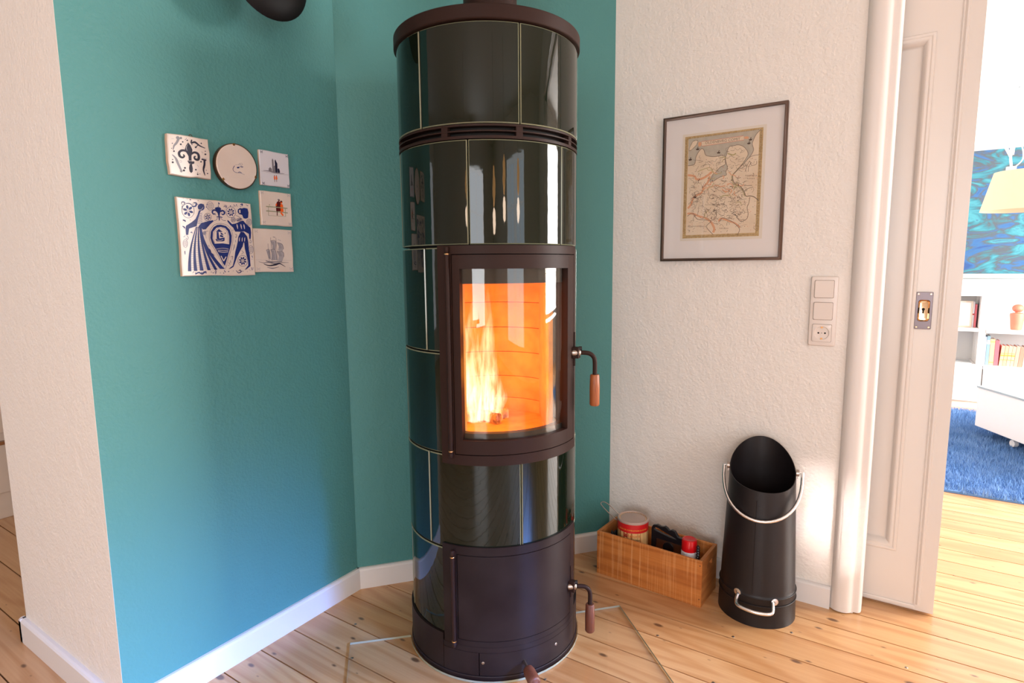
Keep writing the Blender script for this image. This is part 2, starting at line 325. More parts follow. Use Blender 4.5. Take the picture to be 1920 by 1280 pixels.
class Paint:
    """flat painted marks on a plane: place(u, v, lift) -> 3D"""
    def __init__(s, place, h=lambda p: p): s.place = place; s.h = h; s.bm = {}; s.k = 0
    def get(s, m): 
        if m not in s.bm: s.bm[m] = bmesh.new()
        return s.bm[m]
    def poly(s, m, pts, lift=0.0004, raw=False):
        s.k += 1; lift += s.k * 0.000002
        bm = s.get(m); P = [p if raw else s.h(p) for p in pts]
        vs = [bm.verts.new(s.place(u, v, lift)) for u, v in P]
        es = [bm.edges.new((vs[i], vs[(i + 1) % len(vs)])) for i in range(len(vs))]
        bmesh.ops.triangle_fill(bm, use_beauty=True, edges=es)
    def blob(s, m, c, rx, ry=None, a=0, n=14, lift=0.0004, raw=False):
        ry = ry or rx; ca, sa = math.cos(a), math.sin(a)
        s.poly(m, [(c[0] + rx * math.cos(t) * ca - ry * math.sin(t) * sa, c[1] + rx * math.cos(t) * sa + ry * math.sin(t) * ca) for t in [2 * math.pi * k / n for k in range(n)]], lift, raw)
    def stroke(s, m, pts, w, lift=0.0004, smooth=True, taper=None, raw=False, closed=False):
        s.k += 1; lift += s.k * 0.000002
        if closed: pts = list(pts) + [pts[0]]
        pts3 = [Vector((p[0], p[1], 0)) for p in pts]
        if smooth and len(pts3) > 2: pts3 = smooth_path(pts3, 5)
        bm = s.get(m); n = len(pts3); prev = None
        for i, p in enumerate(pts3):
            t = (pts3[min(i + 1, n - 1)] - pts3[max(i - 1, 0)]); t = t.normalized() if t.length else Vector((1, 0, 0))
            nn = Vector((-t.y, t.x, 0)); f = i / max(n - 1, 1)
            ww = w if taper is None else (w * (taper[0] + (taper[1] - taper[0]) * 2 * f) if f < .5 else w * (taper[1] + (taper[2] - taper[1]) * 2 * (f - .5)))
            pr = []
            for sg in (-.5, .5):
                q = p + nn * ww * sg; q = (q.x, q.y) if raw else s.h((q.x, q.y))
                pr.append(bm.verts.new(s.place(q[0], q[1], lift)))
            if prev:
                bm.faces.new((prev[0], prev[1], pr[1], pr[0]))
            prev = pr
    def ring(s, m, c, rx, ry=None, w=2, n=16, raw=False):
        ry = ry or rx
        s.stroke(m, [(c[0] + rx * math.cos(2 * math.pi * k / n), c[1] + ry * math.sin(2 * math.pi * k / n)) for k in range(n + 1)], w, smooth=False, raw=raw)
    def build(s, name, parent, origin=None):
        out = []
        for mk, bm in s.bm.items():
            if origin is not None: bmesh.ops.translate(bm, verts=bm.verts, vec=-Vector(origin))
            me = bpy.data.meshes.new(name); bm.to_mesh(me); bm.free(); o = link(name, me, parent, [M[mk]]); o['kind'] = 'stuff'; out.append(o)
        return out
def text_pts(body, size, align='CENTER'):
    cu = bpy.data.curves.new('t', 'FONT'); cu.body = body; cu.size = size; cu.align_x = align; cu.align_y = 'CENTER'; cu.resolution_u = 2
    o = bpy.data.objects.new('t', cu); COL.objects.link(o)
    dg = bpy.context.evaluated_depsgraph_get(); dg.update(); me = bpy.data.meshes.new_from_object(o.evaluated_get(dg))
    V = [tuple(v.co) for v in me.vertices]; F = [tuple(p.vertices) for p in me.polygons]
    bpy.data.objects.remove(o); bpy.data.curves.remove(cu); bpy.data.meshes.remove(me); return V, F
def text_obj(name, body, size, fn, m, parent):
    V, F = text_pts(body, size)
    me = bpy.data.meshes.new(name); me.from_pydata([fn(v[0], v[1]) for v in V], [], F); return link(name, me, parent, [m])

# ------------------------------------------------------------------ floor
EAST, SOUTH, WEST, NORTH = 3.4, -3.8, -3.43, 6.15
floor = tag(obj('floor', BX(-4.6, EAST + .1, SOUTH - .1, NORTH + .1, -0.05, -0.012), M['gap']), kind='structure')
y = 0.5925 - 0.1176 * 37; PW = 0.1176
base_me = None
yy = y
while yy < NORTH:
    if base_me is None:
        bm = BX(-4.0, 4.0, 0.0020, PW - 0.0020, -0.012, 0.0)
        base_me = bpy.data.meshes.new('floor_plank'); bmesh.ops.recalc_face_normals(bm, faces=bm.faces); bm.to_mesh(bm and base_me); bm.free(); base_me.materials.append(M['pine'])
    o = bpy.data.objects.new('floor_plank', base_me); COL.objects.link(o); o.parent = floor
    o.location = (-0.6, yy, 0)
    yy += PW
bm = bmesh.new()
for (x, yv) in [(-1.02, 0.83), (-0.97, 1.07), (-1.28, 1.07), (-1.40, 1.19), (-0.55, 1.66), (-0.35, 1.78), (-0.2, 1.9), (0.1, 1.9), (-0.75, 1.30), (-0.5, 1.42), (-0.35, 1.54), (-0.1, 1.66)]:
    lathe(bm, [(0, 0.0006), (0.004, 0.0006), (0.0045, 0.0)], 10, c=(x, yv, 0))
o = obj('nail_head', bm, M['steel'], floor); o['kind'] = 'stuff'

# ------------------------------------------------------------------ walls
XL, YR, YE = -1.56, 2.12, 0.58           # teal wall plane, white right wall plane, white end wall plane
A_ = (-1.562, 1.347); B_ = (-0.918, 2.12)
CEIL = 2.75
def wall(name, pts, m, z0=0, z1=CEIL):
    bm = bmesh.new(); prism(bm, pts, z0, z1); return tag(obj(name, bm, M[m] if isinstance(m, str) else m), kind='structure')
wall('wall_left', [(XL, YE + .0006), (XL, A_[1]), (XL - .07, A_[1] + .03), (XL - .07, YE + .0006)], 'teal_wall')
wall('wall_back', [A_, B_, (B_[0] - .05, B_[1] + .06), (A_[0] - .06, A_[1] + .04)], 'teal_wall')
wall('wall_end', [(XL, YE), (XL, YE + .0004), (XL - .06, YE + .05), (-2.205, YE + .05), (-2.205, YE)], 'white_wall')
wall('wall_end_return', [(-2.205, YE + .05), (-2.205, 2.3), (-2.145, 2.3), (-2.145, YE + .05)], 'white_wall')
DOOR_X0, DOOR_X1, DOOR_H = -0.045, 1.55, 2.25
bm = bmesh.new(); prism(bm, [B_, (DOOR_X0, YR), (DOOR_X0, 2.212), (B_[0] - .05, 2.212)], 0, CEIL)
prism(bm, [(DOOR_X1, YR), (EAST, YR), (EAST, 2.212), (DOOR_X1, 2.212)], 0, CEIL)
prism(bm, [(DOOR_X0, YR), (DOOR_X1, YR), (DOOR_X1, 2.212), (DOOR_X0, 2.212)], DOOR_H, CEIL)
tag(obj('wall_right', bm, M['white_wall']), kind='structure')
bm = bmesh.new(); prism(bm, [(-1.9, 2.30), (DOOR_X0, 2.30), (DOOR_X0, 2.38), (-1.9, 2.38)], 0, CEIL)
prism(bm, [(DOOR_X1, 2.30), (EAST, 2.30), (EAST, 2.38), (DOOR_X1, 2.38)], 0, CEIL)
prism(bm, [(DOOR_X0, 2.30), (DOOR_X1, 2.30), (DOOR_X1, 2.38), (DOOR_X0, 2.38)], DOOR_H, CEIL)
tag(obj('wall_next_room_near', bm, M['white_wall']), kind='structure')
wall('wall_next_room_far', [(-2.0, NORTH), (EAST, NORTH), (EAST, NORTH + .1), (-2.0, NORTH + .1)], 'far_white')
wall('wall_next_room_left', [(-2.0, 2.38), (-1.9, 2.38), (-1.9, NORTH), (-2.0, NORTH)], 'far_white')
def wall_with_windows(name, axis, pos, a0, a1, wins, m, th=0.12):
    """wall along an axis with rectangular openings; wins = (a, b, z0, z1)"""
    bm = bmesh.new(); cur = a0
    def add(u0, u1, z0, z1):
        if axis == 'y': box(bm, min(pos, pos + th), max(pos, pos + th), u0, u1, z0, z1)
        else: box(bm, u0, u1, min(pos, pos + th), max(pos, pos + th), z0, z1)
    for (u0, u1, z0, z1) in wins:
        add(cur, u0, 0, CEIL); add(u0, u1, 0, z0); add(u0, u1, z1, CEIL); cur = u1
    add(cur, a1, 0, CEIL)
    return tag(obj(name, bm, M[m]), kind='structure')
wall_with_windows('wall_east', 'y', EAST, SOUTH, NORTH, [(-1.4, -0.55, .35, 2.25), (-0.35, 0.5, .35, 2.25), (3.0, 5.4, .6, 2.4)], 'white_wall')
wall_with_windows('wall_south', 'x', SOUTH, -4.6, EAST, [(.1, 1.7, .5, 2.25)], 'white_wall', -0.12)
wall_with_windows('wall_west', 'y', -4.6, SOUTH, 3.0, [(-2.85, -1.55, .5, 2.25)], 'white_wall', -0.12)
wall('wall_left_room_north', [(-4.6, 3.0), (-2.0, 3.0), (-2.0, 3.1), (-4.6, 3.1)], 'white_wall')
tag(obj('ceiling', BX(-4.7, EAST + .12, SOUTH - .12, NORTH + .1, CEIL, CEIL + .1), M['ceiling']), kind='structure')
wi = 0
for (ax, pos, u0, u1, z0, z1) in [('y', EAST, -1.4, -.55, .35, 2.25), ('y', EAST, -.35, .5, .35, 2.25), ('y', EAST, 3.0, 5.4, .6, 2.4), ('x', SOUTH, .1, 1.7, .5, 2.25), ('y', -4.6, -2.85, -1.55, .5, 2.25)]:
    wi += 1; bm = bmesh.new(); w = 0.05; s = -1 if pos > 0 else 1
    def ad(a, b, c, d):
        lo, hi = sorted((pos + s * -0.02, pos + s * 0.04))
        if ax == 'y': box(bm, lo, hi, a, b, c, d)
        else: box(bm, a, b, lo, hi, c, d)
    ad(u0, u0 + w, z0, z1); ad(u1 - w, u1, z0, z1); ad(u0 + w, u1 - w, z0, z0 + w); ad(u0 + w, u1 - w, z1 - w, z1)
    mid = (u0 + u1) / 2; ad(mid - .03, mid + .03, z0 + w, z1 - w); ad(u0 + w, mid - .03, 1.75, 1.79); ad(mid + .03, u1 - w, 1.75, 1.79)
    tag(obj('window_%d' % wi, bm, M['white_paint'], bevel=.004), kind='structure')

# baseboards (top edge rounded) ------------------------------------------------
def baseboard(name, p0, p1, n, h=0.076, t=0.016, m='baseboard'):
    p0 = Vector((*p0, 0)); p1 = Vector((*p1, 0)); n = Vector((*n, 0)).normalized()
    prof = [(0, 0), (t, 0), (t, h - .008), (t - .003, h - .003), (t - .008, h), (0, h)]
    bm = bmesh.new(); a = [bm.verts.new(p0 + n * q[0] + Vector((0, 0, q[1]))) for q in prof]; b = [bm.verts.new(p1 + n * q[0] + Vector((0, 0, q[1]))) for q in prof]
    k = len(prof)
    for i in range(k): bm.faces.new((a[i], a[(i + 1) % k], b[(i + 1) % k], b[i]))
    bm.faces.new(a[::-1]); bm.faces.new(b)
    return tag(obj(name, bm, M[m]), kind='structure')
dv = (Vector((*B_, 0)) - Vector((*A_, 0))).normalized(); nb = (dv.y, -dv.x)
baseboard('baseboard_left', (XL, YE - .016), (XL, 1.350), (1, 0))
baseboard('baseboard_back', A_, (B_[0] + .006, B_[1] + .006), nb)
baseboard('baseboard_right', (B_[0] - .002, YR), (-0.113, YR), (0, -1))
baseboard('baseboard_end', (-2.221, YE), (XL + .0155, YE), (0, -1), h=.078)
baseboard('baseboard_end_return', (-2.205, YE - .016), (-2.205, 2.2), (-1, 0), h=.078)

# door casing on the right: big rounded bead
bm = bmesh.new()
prof = [(-.113, 2.13), (-.111, 2.115), (-.106, 2.108), (-.098, 2.102), (-.088, 2.099), (-.074, 2.099), (-.062, 2.103), (-.053, 2.110), (-.047, 2.118), (-.042, 2.121), (-.033, 2.122), (-.027, 2.126), (-.023, 2.134), (-.022, 2.145), (-.022, 2.212), (-.06, 2.212), (-.06, 2.13)]
prism(bm, prof, 0.004, DOOR_H + .1)
tag(obj('trim_1', bm, M['casing'], smooth=0.9), kind='structure')
bm = bmesh.new(); prism(bm, [(DOOR_X1 - .02, 2.09), (DOOR_X1 + .08, 2.09), (DOOR_X1 + .08, 2.12), (DOOR_X1, 2.12), (DOOR_X1, 2.38), (DOOR_X1 - .02, 2.38)], 0, DOOR_H)
tag(obj('trim_2', bm, M['white_paint'], bevel=.006), kind='structure')
tag(obj('trim_3', BX(DOOR_X0 - .06, DOOR_X1 + .08, 2.09, 2.12, DOOR_H, DOOR_H + .1), M['white_paint'], bevel=.006), kind='structure')

# ------------------------------------------------------------------ sliding door leaf
DY = 2.237; DR = 0.176
door = empty('door_1', None, None, (0, 0, 0), kind='structure')
bm = bmesh.new()
PXR, PZ0, PZ1 = 0.044, 0.218, 1.818          # panel opening
box(bm, PXR, DR, DY, DY + .042, 0.008, 2.24)
box(bm, -.45, PXR, DY, DY + .042, 0.008, PZ0); box(bm, -.45, PXR, DY, DY + .042, PZ1, 2.24)
obj('door_leaf', bm, M['white_paint'], door)
obj('door_panel', BX(-.44, PXR, DY + .016, DY + .034, PZ0, PZ1), M['white_paint'], door)
# moulding round the panel (mitred sweep)
def frame_sweep(bm, x0, x1, z0, z1, prof, yb):
    """prof = (inward offset, height towards camera)"""
    cs = [(x0, z0, 1, 1), (x1, z0, -1, 1), (x1, z1, -1, -1), (x0, z1, 1, -1)]
    R = [[bm.verts.new((cx + sx * o, yb - h, cz + sz * o)) for o, h in prof] for cx, cz, sx, sz in cs]
    for i in range(4):
        a, b = R[i], R[(i + 1) % 4]
        for k in range(len(prof) - 1): bm.faces.new((a[k], a[k + 1], b[k + 1], b[k])).smooth = True
bm = bmesh.new()
frame_sweep(bm, -.43, PXR + .020, PZ0 - .020, PZ1 + .020, [(0, 0), (.001, .004), (.004, .006), (.009, .006), (.012, .003), (.015, .004), (.020, .003), (.025, -.003), (.029, -.006), (.031, -.013), (.034, -.015), (.036, -.016)], DY)
obj('panel_moulding', bm, M['white_paint'], door, smooth=0.8)
bm = bmesh.new()
prism(bm, [(.121, DY + .002), (.1215, DY - .003), (.124, DY - .004), (.127, DY - .001), (.129, DY - .003), (.132, DY - .006), (.136, DY - .006), (.139, DY - .003), (.140, DY - .001), (.1755, DY - .002), (.1755, DY + .002)], .03, 2.24)
obj('edge_bead', bm, M['white_paint'], door, smooth=0.5)
bm = bmesh.new()
prism(bm, [(-.3, DY + .002), (-.3, DY - .006), (.1255, DY - .006), (.1255, DY + .002)], .012, .026)
obj('bottom_rail_bead', bm, M['white_paint'], door, bevel=.003)
# flush pull plate with key hole
HX0, HX1, HZ0, HZ1 = .063, .107, .945, 1.062
hc = ((HX0 + HX1) / 2, (HZ0 + HZ1) / 2)
def rrect(cx, cz, w, h, r, n=5):
    P = []
    for sx, sz, a0 in ((1, 1, 0), (-1, 1, 90), (-1, -1, 180), (1, -1, 270)):
        for k in range(n + 1):
            a = (a0 + 90 * k / n) * D2R; P.append((cx + sx * (w / 2 - r) + r * math.cos(a), cz + sz * (h / 2 - r) + r * math.sin(a)))
    return P
def rings_face(bm, loops, mi=None):
    """loops: list of (pts2d, y). joins successive loops, caps the last one"""
    R = [[bm.verts.new((x, y, z)) for x, z in pts] for pts, y in loops]; n = len(R[0])
    for j, (a, b) in enumerate(zip(R, R[1:])):
        for i in range(n):
            f = bm.faces.new((a[i], a[(i + 1) % n], b[(i + 1) % n], b[i]))
            if mi: f.material_index = mi[j]
    f = bm.faces.new(R[-1][::-1])
    if mi: f.material_index = mi[-1]
bm = bmesh.new()
rings_face(bm, [(rrect(*hc, .044, .117, .003), DY), (rrect(*hc, .044, .117, .003), DY - .003), (rrect(*hc, .042, .115, .003), DY - .0042), (rrect(*hc, .031, .068, .008), DY - .0042),
    (rrect(*hc, .029, .066, .008), DY - .006), (rrect(*hc, .026, .063, .008), DY - .0035), (rrect(*hc, .022, .058, .006), DY - .001), (rrect(*hc, .017, .052, .005), DY - .0006)], [0, 0, 0, 0, 1, 1, 1, 1])
pull = obj('pull_plate', bm, [M['pull_plate'], M['pull_brass']], door, smooth=0.5)
tag(pull, 'tarnished metal flush pull with a brass coloured cup and key hole')
for sx in (-1, 1):
    for sz in (-1, 1):
        bm = bmesh.new(); c = Vector((hc[0] + sx * .016, DY - .0042, hc[1] + sz * .052))
        tube(bm, [c, c + Vector((0, -.0006, 0)), c + Vector((0, -.0016, 0))], [.0035, .0035, .002], 10)
        obj('screw', bm, M['pull_brass'], pull)
bm = bmesh.new(); c = Vector((hc[0] - .001, DY - .0012, hc[1] + .004)); tube(bm, [c, c + Vector((0, -.0008, 0))], .0042, 12)
box(bm, c.x - .0022, c.x + .0022, DY - .002, DY - .0008, hc[1] - .009, hc[1] + .002)
obj('keyhole', bm, M['dark'], pull)

# ------------------------------------------------------------------ STOVE
SC = (-1.012, 1.4285, 0)
stove = empty('wood_stove', 'tall cylindrical wood stove clad in glossy black-green tiles with a lit fire behind glass', 'stove', SC)
RB = 0.256; E_ = 0.0026
def ctile(a0, a1, z0, z1):
    bm = bmesh.new(); n = max(4, int((a1 - a0) / 2.5)); ea = E_ / RB / D2R
    A = [a0, a0 + ea] + [a0 + ea + (a1 - a0 - 2 * ea) * i / n for i in range(1, n)] + [a1 - ea, a1]
    Z = [z0, z0 + E_, z1 - E_, z1]
    g = [[bm.verts.new(pc(a, RB - (.0022 if (i in (0, len(A) - 1) or j in (0, 3)) else 0), z)) for j, z in enumerate(Z)] for i, a in enumerate(A)]
    for i in range(len(A) - 1):
        for j in range(3):
            f = bm.faces.new((g[i][j], g[i + 1][j], g[i + 1][j + 1], g[i][j + 1])); f.smooth = True
            if i in (0, len(A) - 2) or j in (0, 2): f.material_index = 1
    bo = [[bm.verts.new(pc(a, RB - .02, z)) for z in (z0, z1)] for a in A]
    for i in range(len(A) - 1):
        f = bm.faces.new((bo[i][0], bo[i + 1][0], g[i + 1][0], g[i][0])); f.material_index = 2
        f = bm.faces.new((g[i][3], g[i + 1][3], bo[i + 1][1], bo[i][1])); f.material_index = 2
    for i in (0, -1):
        f = bm.faces.new((bo[i][0], g[i][0], g[i][1], g[i][2], g[i][3], bo[i][1])); f.material_index = 2
    return obj('glazed_tile', bm, [M['glaze'], M['glaze_edge'], M['clay']], stove, smooth=0.25)
gz = .0022; ga = .35
def band(seams, z0, z1, skip=None):
    s = sorted(seams); s2 = s[1:] + [s[0] + 360]
    for a, b in zip(s, s2):
        a += ga; b -= ga
        if skip:
            lo, hi = skip
            for off in (0, 360):
                l, h = lo + off, hi + off
                if a >= l and b <= h: a = b
                elif a < l < b <= h: b = l
                elif l <= a < h < b: a = h
                elif a < l and b > h:
                    ctile(a, l, z0, z1); a = h
        if b - a > 1: ctile(a, b, z0, z1)
S1 = [-157, -97, -36.5, 24, 84, 144]; S2 = [-129, -66.5, -5.8, 55, 116, 173]
band(S1, 1.5055, 1.744)
band(S2, 1.2085, 1.4665)
band(S1, .929, 1.2015, (-86.5, 13)); band([-128.5, -68, -6, 52, 112, 172], .6525, .924, (-86.5, 13))
band([-158, -97.8, -37.2, 24, 83, 142], .383, .6475, None)
band([-128, -68, -6, 54, 114, 174], .126, .378, (-87.5, 12))
# inner carcass (dark), with the opening for the fire box
bm = bmesh.new()
abox(bm, 0, 360, .02, .655, .17, .2345, 72); abox(bm, 0, 360, 1.15, 1.745, .17, .2345, 72); abox(bm, 6, 360 - 78, .655, 1.15, .214, .2345, 60)
obj('carcass', bm, M['dark'], stove)
# grille between the two upper tile rows
bm = bmesh.new()
for z0, z1 in ((1.4685, 1.4755), (1.4855, 1.4885), (1.4985, 1.5035)): abox(bm, 0, 360, z0, z1, .236, .2565, 90)
for a in (-80.4, -36.8, 5.2, 48, 92, 136, 180, 228): abox(bm, a - 2, a + 2, 1.4755, 1.4985, .240, .2555, 3)
obj('air_grille', bm, M['metal'], stove, smooth=0.4)
# lid and flue
bm = bmesh.new(); lathe(bm, [(0, 1.747), (.258, 1.747), (.2615, 1.748), (.263, 1.750), (.263, 1.779), (.2615, 1.7815), (.258, 1.782), (0, 1.782)], 96)
obj('lid', bm, M['metal'], stove, smooth=0.5)
bm = bmesh.new(); lathe(bm, [(0, 1.78), (.0775, 1.78), (.0775, 1.80), (.0755, 1.802), (.0755, 2.74), (0, 2.74)], 40, c=(0.012, .0, 0))
obj('flue_pipe', bm, M['metal'], stove, smooth=0.5)
# plinth
bm = bmesh.new()
abox(bm, -88.5, 12.5, .088, .104, .235, .2612, 36)
obj('plinth_ledge', bm, M['metal_low'], stove, smooth=.4)
bm = bmesh.new(); lathe(bm, [(.20, .003), (.2625, .003), (.2635, .006), (.2635, .016), (.2625, .018), (.20, .018)], 96); obj('foot_ring', bm, M['metal_low'], stove, smooth=.4)
bm = bmesh.new(); abox(bm, 12.9, 360 - 88.9, .0195, .1245, .235, .2612, 90); obj('plinth_panel', bm, M['metal_low'], stove, smooth=.4)
bm = bmesh.new(); abox(bm, -88.5, -64.8, .0195, .087, .235, .2612, 12); obj('plinth_panel', bm, M['metal_low'], stove, smooth=.4)
ash = abox
bm = bmesh.new(); abox(bm, -64.3, 12.5, .0195, .087, .235, .2610, 30); pl = obj('ash_flap', bm, M['metal_low'], stove, smooth=.4)
def cyl_knob(parent, az, z, r0, name='screw', rr=.0045, h=.0018, m='steel'):
    bm = bmesh.new(); d = Vector(pc(az, 1, 0)); c = Vector(pc(az, r0, z)); tube(bm, [c - d * .002, c + d * h * .6, c + d * h], [rr, rr, rr * .6], 12); return obj(name, bm, M[m], parent)
cyl_knob(pl, -62.2, .058, .261); cyl_knob(pl, -12.1, .062, .261)
# draught control: steel rod with turned wooden knob
bm = bmesh.new(); d = Vector(pc(-38, 1, 0)); 
c = Vector(pc(-36.6, .258, .053)); tube(bm, [c, c + d * .05 + Vector((0, 0, -.004))], .0042, 12); rod = obj('control_rod', bm, M['steel'], stove, smooth=.6)
bm = bmesh.new(); k0 = c + d * .034 + Vector((0, 0, -.003)); ax = (d + Vector((0, 0, -.06))).normalized()
tube(bm, [k0, k0 + ax * .003, k0 + ax * .012, k0 + ax * .045, k0 + ax * .054, k0 + ax * .057], [.012, .0145, .0165, .0175, .0165, .013], 28)
obj('knob', bm, M['grip_dark'], rod, smooth=.8)

def door_frame(bm, a0, a1, z0, z1, b0, b1, w0, w1, r0, r1):
    """frame a0..a1 x z0..z1 with opening b0..b1 x w0..w1"""
    abox(bm, a0, b0, z0, z1, r0, r1); abox(bm, b1, a1, z0, z1, r0, r1)
    abox(bm, b0, b1, z0, w0, r0, r1, 30); abox(bm, b0, b1, w1, z1, r0, r1, 30)
# upper surround + door
bm = bmesh.new(); door_frame(bm, -86.2, 12.6, .626, 1.2065, -77.3, 9.9, .6535, 1.1845, .236, .2612)
obj('door_surround', bm, M['metal'], stove, smooth=.4)
bm = bmesh.new(); door_frame(bm, -76.8, 9.5, .6558, 1.1822, -72.4, 0.3, .694, 1.1465, .238, .2612)
fdoor = obj('fire_door', bm, M['metal'], stove, smooth=.4)
bm = bmesh.new(); abox(bm, -73.2, 1.2, .690, 1.150, .2465, .2505, 40)
obj('door_glass', bm, M['stove_glass'], fdoor, smooth=.4)
# dark inner lintel and lip behind the glass
bm = bmesh.new(); abox(bm, -78, 6, 1.108, 1.15, .205, .243, 30); obj('inner_lintel', bm, M['dark'], stove, smooth=.4)
bm = bmesh.new(); abox(bm, -78, 6, .655, .709, .222, .243, 30); obj('inner_sill', bm, M['dark'], stove, smooth=.4)
# lower surround + door
bm = bmesh.new(); door_frame(bm, -87.7, 12.6, .1045, .3955, -77.8, 5.4, .121, .3715, .236, .2612)
obj('door_surround', bm, M['metal_low'], stove, smooth=.4)
bm = bmesh.new(); abox(bm, -77.3, 5.0, .1228, .3697, .238, .2614, 36)
ldoor = obj('ash_door', bm, M['metal_low'], stove, smooth=.4)
def hinge(parent, az, z0, z1, r):
    bm = bmesh.new(); c = Vector(pc(az, r, 0)); tube(bm, [c + Vector((0, 0, z0)), c + Vector((0, 0, z1))], .0064, 16); h = obj('hinge_rod', bm, M['metal'], parent, smooth=.6)
    for zz, s in ((z1, 1), (z0, -1)):
        bm = bmesh.new(); tube(bm, [c + Vector((0, 0, zz)), c + Vector((0, 0, zz + s * .0035))], .0068, 16); obj('hinge_washer', bm, M['brass'], h)
        bm = bmesh.new(); tube(bm, [c + Vector((0, 0, zz + s * .0035)), c + Vector((0, 0, zz + s * .019)), c + Vector((0, 0, zz + s * .021))], [.0060, .0060, .0045], 16)
        box(bm, c.x - .004, c.x + .004, c.y - .002, c.y + .014, zz + s * .011 - .006, zz + s * .011 + .006)
        obj('hinge_pin', bm, M['metal'], h)
hinge(fdoor, -79.2, .665, 1.183, .2665)
hinge(ldoor, -79.8, .117, .362, .2675)
def latch(parent, az, z, drop, gl, name='handle', gm='grip'):
    """plate, steel clamp, bent rod and wooden grip; all relative to the stove axis"""
    n = Vector(pc(az, 1, 0)); t = Vector((0.816, 0.578, 0)); base = Vector(pc(az, .262, z))
    h = None
    bm = bmesh.new(); M4 = Matrix.Translation(base) @ Matrix.Rotation((az) * D2R, 4, 'Z')
    box(bm, -.012, .003, .004, .010, -.040, .058, M4=M4); box(bm, -.002, .018, -.009, .010, -.016, .016, M4=M4)
    h = obj(name, bm, M['metal'], parent, bevel=.0015)
    bm = bmesh.new(); c = base + n * .010 - t * .012
    tube(bm, [c - t * .004, c, c + t * .020, c + t * .022], [.0085, .0105, .0105, .009], 18); obj('clamp', bm, M['steel'], h, smooth=.6)
    bm = bmesh.new(); tube(bm, [c - t * .010, c - t * .004], [.0045, .006], 12); obj('screw', bm, M['black_plastic'], h, smooth=.6)
    bm = bmesh.new(); tube(bm, [c + t * .018 + Vector((0, 0, .012)), c + t * .026 + Vector((0, 0, .012))], .006, 12); obj('screw', bm, M['black_plastic'], h, smooth=.6)
    e = c + t * .020
    pts = [e, e + t * .018 + Vector((0, 0, -.001)), e + t * .030 + Vector((0, 0, -.004)), e + t * .040 + Vector((0, 0, -.013)), e + t * .044 + Vector((0, 0, -.027)), e + t * .044 + Vector((0, 0, -drop))]
    bm = bmesh.new(); tube(bm, smooth_path(pts, 5), .0064, 14); obj('handle_rod', bm, M['metal'], h, smooth=.9)
    g = e + t * .044 + Vector((0, 0, -drop + .002))
    bm = bmesh.new(); tube(bm, [g, g + Vector((0, 0, -.003)), g + Vector((0, 0, -gl * .4)), g + Vector((0, 0, -gl + .004)), g + Vector((0, 0, -gl))], [.0115, .0132, .0145, .0142, .0118], 20)
    obj('grip', bm, M[gm], h, smooth=.8)
    return h
latch(fdoor, 9.2, .907, .066, .091)
latch(ldoor, 4.2, .210, .060, .088, gm='grip_dark')
# fire box: fire bricks in courses
joints = [.655, .710, .785, .868, .951, 1.035, 1.112]
for i, (z0, z1) in enumerate(zip(joints, joints[1:])):
    bm = bmesh.new(); abox(bm, 73.6, 215, z0 + .0008, z1 - .0008, .200 - .0004 * (i % 2), .213, 40); obj('firebrick', bm, M['firebrick'], stove, bevel=.0012)
for a, b in (((.193, .014), (.056, .192)), ((-.164, -.115), (.048, -.188))):
    pa, pb = Vector((*a, 0)), Vector((*b, 0)); n = Vector((-(pb - pa).y, (pb - pa).x, 0)).normalized()
    if n.dot(pa) < 0: n = -n
    bm = bmesh.new(); q = [pa, pb, pb + n * .012, pa + n * .012]; prism(bm, [(v.x, v.y) for v in q], .655, 1.112); obj('firebrick', bm, M['firebrick'], stove)
bm = bmesh.new(); prism(bm, [pc(a, .212, 0)[:2] for a in range(0, 360, 6)], .640, .668); obj('firebox_floor', bm, M['firebrick'], stove)
bm = bmesh.new(); prism(bm, [pc(a, .212, 0)[:2] for a in range(0, 360, 6)], 1.113, 1.13); obj('baffle', bm, M['firebrick'], stove)

# ------------------------------------------------------------------ FIRE (logs + flames)
FN = Vector((-.578, .816, 0)); FT = Vector((.816, .578, 0))     # across / away directions inside the stove
def loc(l, d, z): v = FT * l + FN * d; return (v.x, v.y, z)
emb = mat('glowing_charred_log', (0.10, 0.04, 0.02), 0.9, bump=(50, 0.8, 4, .006))
nt = emb.node_tree; nz = nt.nodes.new('ShaderNodeTexNoise'); nz.inputs['Scale'].default_value = 26; nz.inputs['Detail'].default_value = 5
tcn = nt.nodes.new('ShaderNodeTexCoord'); nt.links.new(tcn.outputs['Object'], nz.inputs['Vector'])
crr = nt.nodes.new('ShaderNodeValToRGB'); crr.color_ramp.elements[0].position = .42; crr.color_ramp.elements[0].color = (.35, .04, .004, 1); crr.color_ramp.elements[1].position = .62; crr.color_ramp.elements[1].color = (1.5, .42, .05, 1)
nt.links.new(nz.outputs['Fac'], crr.inputs[0]); nt.links.new(crr.outputs[0], nt.nodes['Principled BSDF'].inputs['Emission Color']); nt.nodes['Principled BSDF'].inputs['Emission Strength'].default_value = 1.0
def log(p0, p1, r, n=9):
    bm = bmesh.new(); p0 = Vector(p0); p1 = Vector(p1)
    tube(bm, [p0.lerp(p1, k / 6) for k in range(7)], [r * (1 + .08 * math.sin(k * 2.1)) for k in range(7)], n)
    o = obj('firewood_log', bm, emb, None, smooth=.4); o.location = SC; return o
fire = log(loc(-.118, .02, .685), loc(.045, .075, .682), .018); tag(fire, 'glowing split log lying across the front of the fire box', 'log')
tag(log(loc(-.085, .12, .683), loc(.02, .0, .686), .017), 'second glowing log lying behind and across the front one in the flames', 'log')
flame = empty('fire', 'yellow-white flames rising on the left of the fire box behind the stove glass', 'fire', SC)
